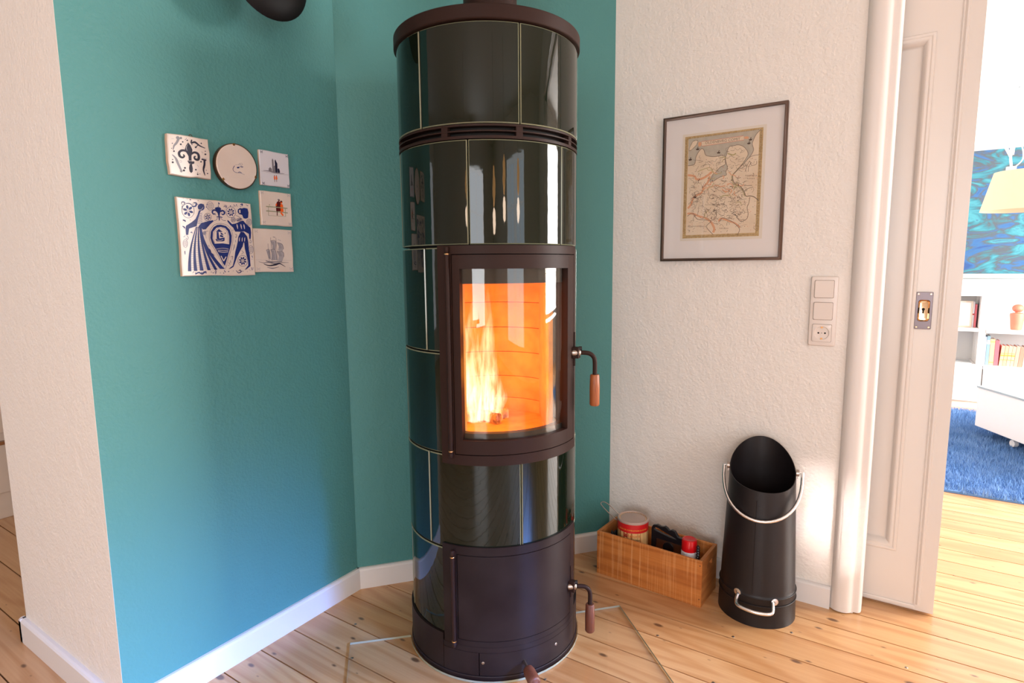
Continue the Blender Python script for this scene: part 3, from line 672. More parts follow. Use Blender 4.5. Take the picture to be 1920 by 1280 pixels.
fm = bpy.data.materials.new('flame'); fm.use_nodes = True; nt = fm.node_tree; N = nt.nodes; L = nt.links
N.remove(N['Principled BSDF']); outn = N['Material Output']
tc = N.new('ShaderNodeTexCoord'); oi = N.new('ShaderNodeObjectInfo')
mp = N.new('ShaderNodeMapping'); mp.inputs['Scale'].default_value = (44, 44, 7); L.new(tc.outputs['Object'], mp.inputs['Vector'])
nz = N.new('ShaderNodeTexNoise'); nz.noise_dimensions = '4D'; nz.inputs['Scale'].default_value = 1; nz.inputs['Detail'].default_value = 3; nz.inputs['Distortion'].default_value = 0.8
L.new(mp.outputs[0], nz.inputs['Vector'])
w4 = N.new('ShaderNodeMath'); w4.operation = 'MULTIPLY'; w4.inputs[1].default_value = 50; L.new(oi.outputs['Random'], w4.inputs[0]); L.new(w4.outputs[0], nz.inputs['W'])
sx = N.new('ShaderNodeSeparateXYZ'); L.new(tc.outputs['Generated'], sx.inputs[0])
lw = N.new('ShaderNodeLayerWeight'); lw.inputs[0].default_value = .5
inv = N.new('ShaderNodeMath'); inv.operation = 'SUBTRACT'; inv.inputs[0].default_value = 1; L.new(lw.outputs['Facing'], inv.inputs[1])
pw = N.new('ShaderNodeMath'); pw.operation = 'POWER'; pw.inputs[1].default_value = 1.6; L.new(inv.outputs[0], pw.inputs[0])
nr = N.new('ShaderNodeMapRange'); nr.inputs[1].default_value = .44; nr.inputs[2].default_value = .62; L.new(nz.outputs['Fac'], nr.inputs[0])
fade = N.new('ShaderNodeMapRange'); fade.inputs[1].default_value = .25; fade.inputs[2].default_value = 1.0; fade.inputs[3].default_value = 1; fade.inputs[4].default_value = 0.0; L.new(sx.outputs[2], fade.inputs[0])
a1 = N.new('ShaderNodeMath'); a1.operation = 'MULTIPLY'; L.new(pw.outputs[0], a1.inputs[0]); L.new(nr.outputs[0], a1.inputs[1])
a2 = N.new('ShaderNodeMath'); a2.operation = 'MULTIPLY'; L.new(a1.outputs[0], a2.inputs[0]); L.new(fade.outputs[0], a2.inputs[1])
em = N.new('ShaderNodeEmission'); em.inputs[0].default_value = (1.0, 0.48, 0.34, 1)
es = N.new('ShaderNodeMath'); es.operation = 'MULTIPLY'; es.inputs[1].default_value = 0.85; L.new(a2.outputs[0], es.inputs[0]); L.new(es.outputs[0], em.inputs[1])
tr = N.new('ShaderNodeBsdfTransparent'); ads = N.new('ShaderNodeAddShader'); L.new(tr.outputs[0], ads.inputs[0]); L.new(em.outputs[0], ads.inputs[1]); L.new(ads.outputs[0], outn.inputs[0])
def tongue(l, d, z0, h, w, sway, ph):
    bm = bmesh.new(); n = 22; seg = 14; rings = []
    for i in range(n + 1):
        f = i / n; z = z0 + h * f
        r = w * (0.55 + 0.45 * math.sin(min(1, f * 2.2) * math.pi / 2)) * (1 - f) ** 0.75 + .0004
        r *= 1 + .22 * math.sin(f * 11 + ph * 1.7)
        ox = sway * math.sin(f * 4.2 + ph) * f; oy = sway * .7 * math.cos(f * 3.4 + ph * 2) * f
        ring = []
        for k in range(seg):
            a = 2 * math.pi * k / seg; rr = r * (1 + .3 * math.sin(2 * a + ph + f * 5)); ring.append(bm.verts.new(loc(l + ox + rr * math.cos(a), d + oy + rr * .55 * math.sin(a), z)))
        rings.append(ring)
    for a, b in zip(rings, rings[1:]):
        for k in range(seg): bm.faces.new((a[k], a[(k + 1) % seg], b[(k + 1) % seg], b[k]))
    return obj('flame_tongue', bm, fm, flame, smooth=2.0)
rf = random.Random(11)
TG = [(-.030, .02, .34, .034), (-.048, .0, .40, .030), (-.008, .03, .36, .030), (-.075, .03, .17, .020), (-.095, .01, .12, .016), (.010, .02, .27, .022), (.025, .04, .13, .015), (-.020, -.01, .24, .022), (-.05, -.02, .20, .020), (.018, .0, .09, .012), (-.080, .06, .38, .020), (.0, .06, .40, .022), (-.088, -.01, .08, .012), (-.065, -.01, .11, .014), (-.01, -.02, .12, .013), (-.065, .05, .40, .036), (-.02, .07, .42, .034), (.012, .05, .34, .026), (-.10, .03, .2, .02), (.03, .01, .10, .016), (.045, .03, .07, .012), (-.045, -.01, .33, .026)]
for l, d, h, w in TG: tongue(l - .004, d, .680, h, w * 1.12, .012 + .01 * rf.random(), rf.random() * 6.28)
fl = bpy.data.lights.new('fire_light', 'POINT'); fl.energy = 2.2; fl.color = (1.0, 0.31, 0.010); fl.shadow_soft_size = .05
fo = bpy.data.objects.new('fire_light', fl); COL.objects.link(fo); fo.location = Vector(SC) + Vector(loc(-.02, -.06, .85))
fl2 = bpy.data.lights.new('fire_light_upper', 'POINT'); fl2.energy = 1.3; fl2.color = (1.0, 0.31, 0.010); fl2.shadow_soft_size = .05
fo2 = bpy.data.objects.new('fire_light_upper', fl2); COL.objects.link(fo2); fo2.location = Vector(SC) + Vector(loc(-.01, -.05, 1.0))

# ------------------------------------------------------------------ glass plate under the stove
g1 = Vector((-1.331, 1.108, 0)); g3 = Vector((-.711, 1.739, 0)); gd = (g3 - g1).normalized(); gn = Vector((gd.y, -gd.x, 0))
sc = Vector(SC); s0 = (sc - g1).dot(gd); off = (sc - g1).dot(gn); Rc = .268
hw = math.sqrt(Rc * Rc - off * off)
pts = [g1]
a0 = math.atan2(-off, -hw); a1 = math.atan2(-off, hw)
if a0 < 0: a0 += 2 * math.pi
arcp = []
for k in range(33):
    a = math.pi - k / 32 * math.pi * -1 if False else (math.pi * (1 - k / 32))
    x = Rc * math.cos(a); yv = Rc * math.sin(a)
    arcp.append(g1 + gd * (s0 + x) + gn * (max(off, 0) * 0 + yv + off))
pts += arcp + [g3, g3 + gn * .62, g1 + gn * .62]
bm = bmesh.new(); bot = [bm.verts.new((p.x, p.y, .0008)) for p in pts]; top = [bm.verts.new((p.x, p.y, .0075)) for p in pts]
n = len(pts)
for i in range(n):
    f = bm.faces.new((bot[i], bot[(i + 1) % n], top[(i + 1) % n], top[i])); f.material_index = 1
es = [e for e in bm.edges if e.verts[0] in top and e.verts[1] in top]
bmesh.ops.triangle_fill(bm, edges=es, use_beauty=True)
gp = obj('glass_floor_plate', bm, [M['plate_glass'], M['plate_edge']]); tag(gp, 'clear glass hearth plate lying on the pine floor under the front of the stove', 'floor plate')

# ------------------------------------------------------------------ coal scuttle
scu = empty('coal_scuttle', 'tall charcoal metal scuttle with slanted open top and steel bail handle', 'scuttle', (-.322, 1.985, 0))
FA = math.degrees(math.atan2(-1.985, .322))           # towards the room
def rim_z(a):       # a = angle from the front
    c = math.cos(a); z = .497 - .060 * c + .010 * (math.cos(2 * a)) - .007 * math.sin(a + .5)
    return z
def rad(z):
    if z < .098: return .1205 - .003 * (z / .098)
    return .1160 - (z - .098) * .0165 / .4 - .0 * min(1, (z - .098) / .35)
bm = bmesh.new(); seg = 72; nz_ = 26; outer = []; inner = []
zs0 = [0, .004, .092, .0955, .098, .103, .106]
def ringpts(dr):
    R = []
    for j in range(len(zs0) + nz_):
        ring = []
        for k in range(seg):
            a = 2 * math.pi * k / seg; az = FA * D2R + a; rz = rim_z(a)
            if j < len(zs0): z = zs0[j]; r = rad(z) + (.0018 if j in (3, 4) else 0)
            else:
                f = (j - len(zs0) + 1) / nz_; z = zs0[-1] + (rz - zs0[-1]) * f; r = rad(z)
                if f > .5: r += .002 * max(0, (f - .5) * 2) ** 2 * max(0, -math.cos(a))
            r += dr; ring.append(bm.verts.new((r * math.cos(az), r * math.sin(az), z)))
        R.append(ring)
    return R
outer = ringpts(0); inner = ringpts(-.0022)
for R in (outer, inner):
    for a, b in zip(R, R[1:]):
        for k in range(seg): bm.faces.new((a[k], a[(k + 1) % seg], b[(k + 1) % seg], b[k])).smooth = True
for k in range(seg):
    bm.faces.new((outer[-1][k], outer[-1][(k + 1) % seg], inner[-1][(k + 1) % seg], inner[-1][k]))
bm.faces.new(outer[0][::-1]); bm.faces.new(inner[1])
obj('body', bm, M['scuttle'], scu, smooth=.6)
bm = bmesh.new()
for zz, dr in ((.097, .0010), (.072, .0008)):
    ring = [pc(FA + 360 * k / 72, rad(zz) + dr + (.0 if zz > .09 else 0), zz) for k in range(72)]; tube(bm, ring, .0018, 8, closed=True)
obj('bead', bm, M['scuttle'], scu, smooth=.9)
bm = bmesh.new(); path = [pc(FA - 6, rad(z) + .0003, z) for z in [.11 + (.43 - .11) * k / 20 for k in range(20)]]; tube(bm, path, .0016, 6); obj('seam', bm, M['scuttle'], scu, smooth=.9)
tv = Vector((math.cos((FA + 90) * D2R), math.sin((FA + 90) * D2R), 0)); fv = Vector((math.cos(FA * D2R), math.sin(FA * D2R), 0))
zp = .487
bm = bmesh.new(); hp = []
for k in range(25):
    t = -1 + 2 * k / 24; a = t * math.pi / 2
    hp.append(tv * (.1185 * math.sin(a)) + fv * (.112 * math.cos(a) ** .8 if abs(t) < 1 else 0) + Vector((0, 0, zp + .001 * t - .135 * max(0, math.cos(a)) ** .75)))
hp = [-tv * .106 + Vector((0, 0, zp))] + hp + [tv * .106 + Vector((0, 0, zp))]
tube(bm, hp, .0052, 12); obj('bail_handle', bm, M['chrome'], scu, smooth=.9)
for s in (-1, 1):
    bm = bmesh.new(); c = tv * s * .100 + Vector((0, 0, zp)); tube(bm, [c, c + tv * s * .008, c + tv * s * .0095], [.011, .011, .006], 14)
    box(bm, -.004, .004, -.0015, .0015, -.018, .004, M4=Matrix.Translation(c + tv * s * .004) @ Matrix.Rotation(FA * D2R, 4, 'Z'))
    obj('pivot_bracket', bm, M['steel'], scu, smooth=.5)
# low grip handle
bm = bmesh.new(); q = []
def sp(az, r, z): return Vector(pc(FA + az, r, z))
q = [sp(-27, .121, .094), sp(-25.5, .135, .082), sp(-20, .150, .075), sp(-4, .155, .072), sp(10, .155, .071), sp(18, .150, .073), sp(21, .136, .082), sp(23, .122, .090)]
tube(bm, smooth_path(q, 5), .0058, 12); hnd = obj('grip_handle', bm, M['chrome'], scu, smooth=.9)
for a, z in ((-28.5, .101), (27, .091)):
    bm = bmesh.new(); c = sp(a, .1185, z); d = sp(a, 1, 0).normalized(); tube(bm, [c - d * .002, c + d * .0016, c + d * .0022], [.0115, .0115, .009], 18); o = obj('handle_lug', bm, M['chrome'], hnd, smooth=.5)
    bm = bmesh.new(); tube(bm, [c + d * .002, c + d * .0042], [.004, .0025], 10); obj('rivet', bm, M['steel'], o)if False else obj('rivet', bm, M['steel'], hnd)

# ------------------------------------------------------------------ wooden crate
CA = math.atan2(1.879 - 1.906, .394)
crate = empty('wooden_crate', 'small old orange-brown wooden crate on the floor against the white wall', 'crate', (-.874, 1.906, 0), CA)
CL, CD, CH = .397, .158, .166
def part(name, a, m, bevel=.0015, parent=crate):
    return obj(name, BX(*a), M[m], parent, bevel=bevel)
part('front_board', (0, CL, 0, .0095, .004, CH), 'crate')
part('back_board', (0, CL, CD - .0095, CD, .004, CH), 'crate')
part('bottom_board', (.0, CL, .0, CD, 0, .0045), 'crate')
part('bottom_board', (.011, CL - .011, .0095, CD - .0095, .005, .011), 'crate')
part('end_board', (.0, .011, .0096, CD - .0096, .004, CH), 'crate_end')
bm = bmesh.new()
for a in ((.0096, .055, .004, CH), (.105, CD - .0096, .004, CH), (.055, .105, .004, .118), (.055, .105, .135, CH)): box(bm, CL - .011, CL, a[0], a[1], a[2], a[3])
obj('end_board', bm, M['crate_end'], crate)
for x, z in ((.006, .15), (.006, .02), (CL - .006, .15), (CL - .006, .03)):
    bm = bmesh.new(); tube(bm, [(x, .001, z), (x, -.0008, z)], .0017, 8); obj('nail', bm, M['black_print'], crate)

def cw(lx, ly, z=0): 
    return Vector((-.874 + lx * math.cos(CA) - ly * math.sin(CA), 1.906 + lx * math.sin(CA) + ly * math.cos(CA), z))
# tin
T0 = Vector((-.762, 1.980, .0115)); TR = .0565; TH = .205
tin = empty('tin', 'round tin printed with wooden sticks and a red band, in the left of the crate', 'tin', T0)
bm = bmesh.new(); lathe(bm, [(0, 0), (TR, 0), (TR + .0005, .002), (TR, .004), (TR, TH - .006), (TR + .001, TH - .003), (TR, TH - .001), (TR - .003, TH), (0, TH - .004)], 56)
stick = mat('printed_wooden_sticks', (0.72, 0.42, 0.15), 0.35); nt = stick.node_tree; N = nt.nodes
tcx = N.new('ShaderNodeTexCoord'); gr = N.new('ShaderNodeMapping'); gr.inputs['Scale'].default_value = (170, 170, 4); nzz = N.new('ShaderNodeTexNoise'); nzz.inputs['Scale'].default_value = 1; nzz.inputs['Detail'].default_value = 2
cz = N.new('ShaderNodeValToRGB'); cz.color_ramp.elements[0].position = .36; cz.color_ramp.elements[0].color = (.34, .12, .025, 1); cz.color_ramp.elements[1].position = .52; cz.color_ramp.elements[1].color = (.80, .48, .20, 1)
nt.links.new(tcx.outputs['Object'], gr.inputs[0]); nt.links.new(gr.outputs[0], nzz.inputs['Vector']); nt.links.new(nzz.outputs['Fac'], cz.inputs[0]); nt.links.new(cz.outputs[0], N['Principled BSDF'].inputs['Base Color'])
obj('body', bm, stick, tin, smooth=.5)
bm = bmesh.new(); lathe(bm, [(TR, TH - .038), (TR + .0007, TH - .0375), (TR + .0007, TH - .0065), (TR, TH - .0062)], 56); rb = obj('red_band', bm, M['red_print'], tin, smooth=.5)
bm = bmesh.new(); lathe(bm, [(0, TH + .001), (TR - .018, TH + .001), (TR - .012, TH - .0005), (TR - .007, TH - .0005), (TR - .005, TH + .003), (TR - .001, TH + .003), (TR + .001, TH), (TR + .001, TH - .005), (TR, TH - .006)], 56)
obj('lid', bm, M['lid'], tin, smooth=.5)
FT_AZ = math.degrees(math.atan2(-T0.y, -T0.x))
def on_tin(a0, z, lift=.0010):
    def f(x, yv):
        a = FT_AZ * D2R + a0 + x / TR; r = TR + lift; return (r * math.cos(a), r * math.sin(a), z + yv)
    return f
text_obj('band_text', 'MODE DE COMBUSTION 24-30 MIN', .0070, on_tin(.02, TH - .0265, .0016), M['yellow_print'], tin)
text_obj('brand_text', 'favorit', .0175, on_tin(.10, TH - .0478), M['dark_orange_print'], tin)
def lg(m, a, b, c, d, lift=.0009):
    bm = bmesh.new(); f = on_tin(-.47, TH - .0465, lift); vs = [bm.verts.new(f(x, yv)) for x, yv in ((a, c), (b, c), (b, d), (a, d))]; bm.faces.new(vs); return bm
for (a, b, c, d) in ((-.008, .008, -.008, -.002), (-.008, -.0045, -.002, .009), (.0045, .008, -.002, .009), (-.0015, .0015, -.002, .005), (-.0045, -.0015, .0, .003), (.0015, .0045, .0, .003)):
    obj('logo', lg('x', a, b, c, d), M['dark_red_print'], tin)
text_obj('small_text', 'Zündhölzer', .009, on_tin(.10, TH - .0640), M['black_print'], tin)
cyl = bmesh.new()
# spray can with red cap
cpos = Vector((-.541, 1.948, .0115))
can = empty('spray_can', 'white spray can with a bright red cap, standing near the right end of the crate', 'spray can', cpos)
bm = bmesh.new(); lathe(bm, [(0, 0), (.0265, 0), (.0275, .002), (.0275, .146), (.0262, .151), (0, .151)], 40); obj('body', bm, M['white_can'], can, smooth=.6)
bm = bmesh.new(); lathe(bm, [(.0255, .148), (.0262, .149), (.0258, .185), (.0245, .1905), (.021, .1925), (.018, .1915), (0, .1905)], 40); obj('cap', bm, M['red_plastic'], can, smooth=.6)
# black scalloped handle of a tool with slot, leaning in the crate
tb = empty('hand_tool', 'black plastic tool handle with scalloped top and long slot, between tin and spray can', 'tool', cw(.180, .090, .012), CA - .06)
def flat_plate(bm, loops, y0, y1):
    """outer + holes as curves in xz, extruded in y"""
    fr = []; 
    for yy_ in (y0, y1):
        es = []; rr = []
        for lp in loops:
            vs = [bm.verts.new((x, yy_, z)) for x, z in lp]; rr.append(vs)
            es += [bm.edges.new((vs[i], vs[(i + 1) % len(vs)])) for i in range(len(vs))]
        bmesh.ops.triangle_fill(bm, edges=es, use_beauty=True); fr.append(rr)
    for a, b in zip(*fr):
        for i in range(len(a)): bm.faces.new((a[i], a[(i + 1) % len(a)], b[(i + 1) % len(a)], b[i]))
outl = [(0, .105), (.0, .185), (.006, .196), (.020, .2005), (.034, .198), (.042, .199), (.052, .203), (.062, .198), (.068, .192), (.078, .197), (.090, .195), (.098, .184), (.104, .176), (.130, .176), (.132, .168), (.132, .105), (.122, .105), (.120, .150), (.022, .150), (.018, .145), (.014, .105)]
slot = [(.010, .184), (.015, .189), (.026, .189), (.045, .184), (.070, .177), (.096, .169), (.098, .166), (.070, .168), (.040, .173), (.018, .177), (.011, .180)]
bm = bmesh.new(); flat_plate(bm, [outl, slot], -.006, .006); obj('handle', bm, M['black_plastic'], tb, bevel=.001)
bm = bmesh.new(); box(bm, .019, .121, -.0015, .0015, .0, .151); obj('blade', bm, M['steel'], tb)
bm = bmesh.new(); tube(bm, [(.066, -.006, .125), (.066, -.002, .125)], .020, 24); obj('hub', bm, M['black_plastic'], tb)
# thin dark knobbly rod right of spray can
rd = empty('lighter', 'thin black rod with knobbly surface standing right of the red capped can', 'lighter', cw(.366, .048, .012), CA)
bm = bmesh.new(); lathe(bm, [(0, 0), (.008, 0), (.008, .110), (.006, .115)] + [(.0045 + (.0022 if k % 2 else 0), .118 + k * .0045) for k in range(15)] + [(0, .186)], 16); obj('body', bm, M['black_plastic'], rd, smooth=.5)
bm = bmesh.new(); lathe(bm, [(.0083, .118), (.0085, .12), (.0085, .126), (.0083, .128)], 14); obj('collar', bm, M['steel'], rd)
# wire loop tongs at the left
tg = empty('fire_tongs', 'thin steel wire loop handle sticking out of the left corner of the crate', 'tongs', cw(.075, .085, .012))
def tw(px): return px
L0 = Vector((-.897, 2.0, .231)); P1 = Vector((-.825, 1.99, .190)); P2 = Vector((-.825, 1.99, .205)); org = tg.location
dd = (P1 - L0)
pth = [(-.826, 1.985, .10), (-.818, 1.985, .178), (-.835, 1.986, .190), (-.868, 1.988, .211), (-.892, 1.990, .2285), (-.899, 1.992, .237), (-.893, 1.996, .243), (-.880, 1.999, .241), (-.858, 2.0, .229), (-.822, 2.0, .203), (-.816, 2.0, .185), (-.818, 2.0, .10), (-.815, 1.995, .02)]
bm = bmesh.new(); tube(bm, smooth_path([Vector(p) - org for p in pth], 4), .0019, 8); obj('wire_loop', bm, M['steel'], tg, smooth=.9)
bm = bmesh.new(); c = Vector((-.822, 1.993, .188)) - org; tube(bm, [c + Vector((0, 0, -.15)), c + Vector((0, 0, -.012)), c], [.007, .008, .006], 12); obj('shaft', bm, M['black_plastic'], tg, smooth=.6)
# dark crumpled rag in the corner
bm = bmesh.new(); rr = random.Random(3); bmesh.ops.create_icosphere(bm, subdivisions=3, radius=1)
for v in bm.verts:
    f = 1 + .25 * math.sin(v.co.x * 7) * math.cos(v.co.y * 6 + v.co.z * 5) + .12 * rr.random(); v.co = Vector((v.co.x * .022 * f, v.co.y * .036 * f, v.co.z * .060 * f))
rag = obj('glove', bm, M['black_plastic'], None, smooth=2.0, loc=cw(.042, .055, .088)); tag(rag, 'crumpled black glove stuffed into the left corner of the crate', 'glove')

# ------------------------------------------------------------------ wall tiles on the teal wall
def tile(name, label, y0, y1, z0, z1, th, face_m, side_m='tile_side', rough=.0012, cat='wall tile', group=None):
    c = Vector((XL, (y0 + y1) / 2, (z0 + z1) / 2)); o = empty(name, label, cat, c, group=group); w, h = (y1 - y0) / 2, (z1 - z0) / 2
    rr = random.Random(name + label); bm = bmesh.new(); n = 6; P = []
    for (ax_, ay_, bx_, by_) in ((-w, -h, w, -h), (w, -h, w, h), (w, h, -w, h), (-w, h, -w, -h)):
        for k in range(n):
            f = k / n; P.append((ax_ + (bx_ - ax_) * f + rr.uniform(-1, 1) * rough, ay_ + (by_ - ay_) * f + rr.uniform(-1, 1) * rough))
    P2 = [(a * (1 - .0022 / w), b * (1 - .0022 / h)) for a, b in P]
    loops = [[bm.verts.new((.0008, a, b)) for a, b in P], [bm.verts.new((th - .002, a, b)) for a, b in P], [bm.verts.new((th, a, b)) for a, b in P2]]
    for j, (A2, B2) in enumerate(zip(loops, loops[1:])):
        for i in range(len(P)):
            f = bm.faces.new((A2[i], A2[(i + 1) % len(P)], B2[(i + 1) % len(P)], B2[i])); f.material_index = 1 if j == 0 else 0
    bm.faces.new(loops[-1][::-1]).material_index = 0; bm.faces.new(loops[0]).material_index = 1
    obj('tile_body', bm, [M[face_m], M[side_m]], o)
    def place(u, v, lift): return (th + lift, -w + u * 2 * w, h - v * 2 * h)
    return o, place, w * 2, h * 2
GRP = 'painted ceramic tiles on the teal wall'
# --- big tile with couple and shield (traced in a flat drawing space of 8 px per photo px)
o, place, w_, h_ = tile('painted_tile', 'largest blue and white painted tile showing a couple holding a shield', .804, 1.010, 1.134, 1.336, .013, 'tile_cream', group=GRP)
P = Paint(place, homog([(92, 58), (1168, 130), (1220, 1195), (158, 1222)]))
C_ = 'cobalt'
P.blob(C_, (435, 200), 50, 52); P.stroke('tile_cream', [(405, 236), (440, 232), (466, 195)], 6, taper=(.3, 1, .3))
P.poly(C_, [(400, 250), (430, 252), (410, 300), (385, 380), (365, 480), (255, 520), (240, 612), (208, 612), (203, 520), (212, 478), (300, 420), (350, 375), (385, 300)])
P.poly(C_, [(440, 432), (520, 408), (600, 388), (612, 404), (560, 450), (495, 525), (455, 530), (425, 500), (385, 500), (400, 470)])
for k, yv in enumerate((290, 315, 338, 360, 384, 408, 432)): P.stroke(C_, [(385 - k * 2, yv), (415, yv + 12), (448, yv - 4)], 6)
tops = [(352, 362), (366, 378), (384, 396), (398, 410), (408, 424), (416, 436)]
hem = [(225, 275), (312, 362), (400, 452), (508, 556), (610, 655), (690, 760)]; hy = [1148, 1142, 1136, 1130, 1122, 1108]
for i, (tp, hm) in enumerate(zip(tops, hem)):
    cv = [(-38, .38), (-20, .38), (0, .38), (22, .5), (0, .5), (-25, .55)]
    l = []; r = []
    for k in range(11):
        f = k / 10; yv = 490 + (hy[i] - 490) * f
        bend = {0: -60, 1: -45, 2: -25, 3: -15, 4: -45, 5: -85}[i] * math.sin(math.pi * f) * .62
        l.append((tp[0] + (hm[0] - tp[0]) * f ** 1.15 + bend, yv)); r.append((tp[1] + (hm[1] - tp[1]) * f ** 1.15 + bend, yv))
    P.poly(C_, l + r[::-1])
for i in range(5):
    for k in range(4, 24):
        f = k / 24; yv = 490 + (hy[i] - 490) * f; b1 = {0: -60, 1: -45, 2: -25, 3: -15, 4: -45, 5: -85}[i] * math.sin(math.pi * f) * .62; b2 = {0: -60, 1: -45, 2: -25, 3: -15, 4: -45, 5: -85}[i + 1] * math.sin(math.pi * f) * .62
        x1 = tops[i][1] + (hem[i][1] - tops[i][1]) * f ** 1.15 + b1; x2 = tops[i + 1][0] + (hem[i + 1][0] - tops[i + 1][0]) * f ** 1.15 + b2
        if x2 - x1 > 4: P.stroke(C_, [(x1, yv), (x2, yv + 1)], 3, smooth=False)
# shield (tear drop)
def tear(s): 
    c = (715, 640); return [(c[0] + (p[0] - c[0]) * s, c[1] + (p[1] - c[1]) * s) for p in
        [(715, 452), (790, 470), (845, 525), (872, 610), (868, 700), (845, 800), (805, 930), (765, 1065), (740, 1030), (690, 920), (630, 810), (582, 730), (558, 650), (568, 560), (610, 490), (660, 458)]]
P.stroke(C_, tear(1.10) + [tear(1.10)[0]], 4)
P.poly(C_, tear(1.0)); P.poly('tile_cream', [(712, 485), (775, 500), (815, 545), (835, 620), (832, 740), (740, 728), (620, 735), (592, 660), (600, 560), (650, 500)])
P.stroke(C_, [(622, 725), (606, 650), (615, 570), (660, 515), (712, 500), (765, 512), (800, 550), (818, 620), (818, 728)], 4)
P.stroke('tile_cream', [(640, 815), (740, 800), (825, 812)], 6); P.stroke('tile_cream', [(668, 850), (740, 862), (815, 855)], 7)
for k in range(8): P.stroke('tile_cream', [(665 + k * 19, 826), (674 + k * 19, 842), (684 + k * 19, 826)], 4)
P.stroke('tile_cream', [(710, 915), (748, 990)], 13, smooth=False); P.stroke('tile_cream', [(748, 990), (785, 925)], 13, smooth=False)
for a in ([(685, 515), (640, 560), (740, 560)], [(652, 562), (680, 562), (690, 660), (650, 660)], [(705, 562), (735, 580), (755, 605), (715, 600)], [(700, 600), (745, 615), (750, 640), (700, 632)], [(630, 668), (768, 640), (765, 690), (735, 700), (650, 700)]): P.poly(C_, a)
P.stroke('tile_cream', [(655, 680), (700, 686), (745, 672)], 6)
# fleur above the shield
P.poly(C_, [(628, 210), (650, 198), (680, 192), (705, 196), (725, 215), (712, 260), (700, 320), (702, 380), (690, 400), (682, 330), (668, 262)])
P.stroke(C_, [(668, 262), (640, 240), (605, 245), (595, 275), (615, 300), (638, 285)], 24, taper=(.9, 1, .4)); P.stroke(C_, [(712, 262), (735, 244), (765, 255), (770, 285), (745, 305), (728, 285)], 24, taper=(.9, 1, .4))
P.stroke(C_, [(655, 340), (690, 335), (740, 345)], 12); P.stroke(C_, [(668, 350), (650, 385), (615, 395)], 5); P.stroke(C_, [(712, 350), (745, 385), (790, 390)], 5)
# man
P.poly(C_, [(1000, 200), (1030, 205), (1060, 195), (1112, 205), (1125, 260), (1118, 340), (1085, 356), (1050, 350), (1030, 300), (985, 290), (965, 260), (970, 220)])
P.poly('tile_cream', [(985, 232), (1005, 225), (1008, 270), (990, 275)])
P.stroke(C_, [(940, 310), (985, 332), (1010, 350), (1030, 365)], 5)
P.poly(C_, [(815, 378), (880, 440), (935, 430), (985, 405), (1045, 385), (1085, 430), (1150, 490), (1160, 560), (1152, 655), (1130, 655), (1125, 580), (1060, 545), (1010, 552), (925, 550), (905, 515), (898, 495), (850, 452), (812, 400)])
for x in (958, 1015, 1060): P.stroke('tile_cream', [(x - 8, 440), (x - 2, 470), (x + 4, 510)], 17, taper=(.4, 1, .3))
P.poly(C_, [(1005, 552), (1050, 556), (1100, 620), (1115, 700), (1035, 715), (958, 705), (968, 630)])
for x in (985, 1025, 1062): P.stroke('tile_cream', [(x + 4, 635), (x, 665), (x - 2, 695)], 12, taper=(.4, 1, .5))
P.poly(C_, [(958, 705), (1045, 712), (1030, 770), (985, 850), (945, 930), (915, 1010), (890, 1075), (850, 1100), (815, 1108), (880, 1060), (905, 960), (920, 850), (945, 760)])
P.poly(C_, [(1055, 712), (1115, 700), (1120, 800), (1135, 900), (1140, 1000), (1145, 1060), (1085, 1108), (1055, 1120), (1110, 1050), (1108, 980), (1080, 880), (1062, 800)])
P.stroke(C_, [(1140, 665), (1160, 690), (1150, 715), (1130, 700)], 5); P.stroke(C_, [(215, 620), (240, 650), (225, 680), (205, 655)], 5)
# flowers in rings
for c, rx, ry, n, pr in (((245, 258), 88, 105, 6, 28), ((865, 265), 72, 80, 8, 17), ((525, 345), 52, 56, 6, 14), ((1028, 985), 72, 82, 8, 19)):
    P.ring(C_, c, rx, ry, 5, 22)
    for k in range(n):
        a = 2 * math.pi * k / n + .3; P.blob(C_, (c[0] + rx * .52 * math.cos(a), c[1] + ry * .52 * math.sin(a)), pr, pr * .62, a)
    P.ring(C_, c, rx * .17, ry * .17, 4, 10)
for c, rx, ry in (((562, 180), 50, 62), ((195, 740), 32, 58), ((1130, 405), 38, 48), ((898, 375), 32, 36), ((1152, 815), 34, 62), ((985, 375), 45, 22), ((475, 580), 22, 26)):
    P.ring(C_, c, rx, ry, 4, 18)
    for k in range(-2, 3): P.stroke(C_, [(c[0] - rx * .7, c[1] + k * ry * .28 + 8), (c[0], c[1] + k * ry * .28), (c[0] + rx * .7, c[1] + k * ry * .28 - 6)], 3.5)
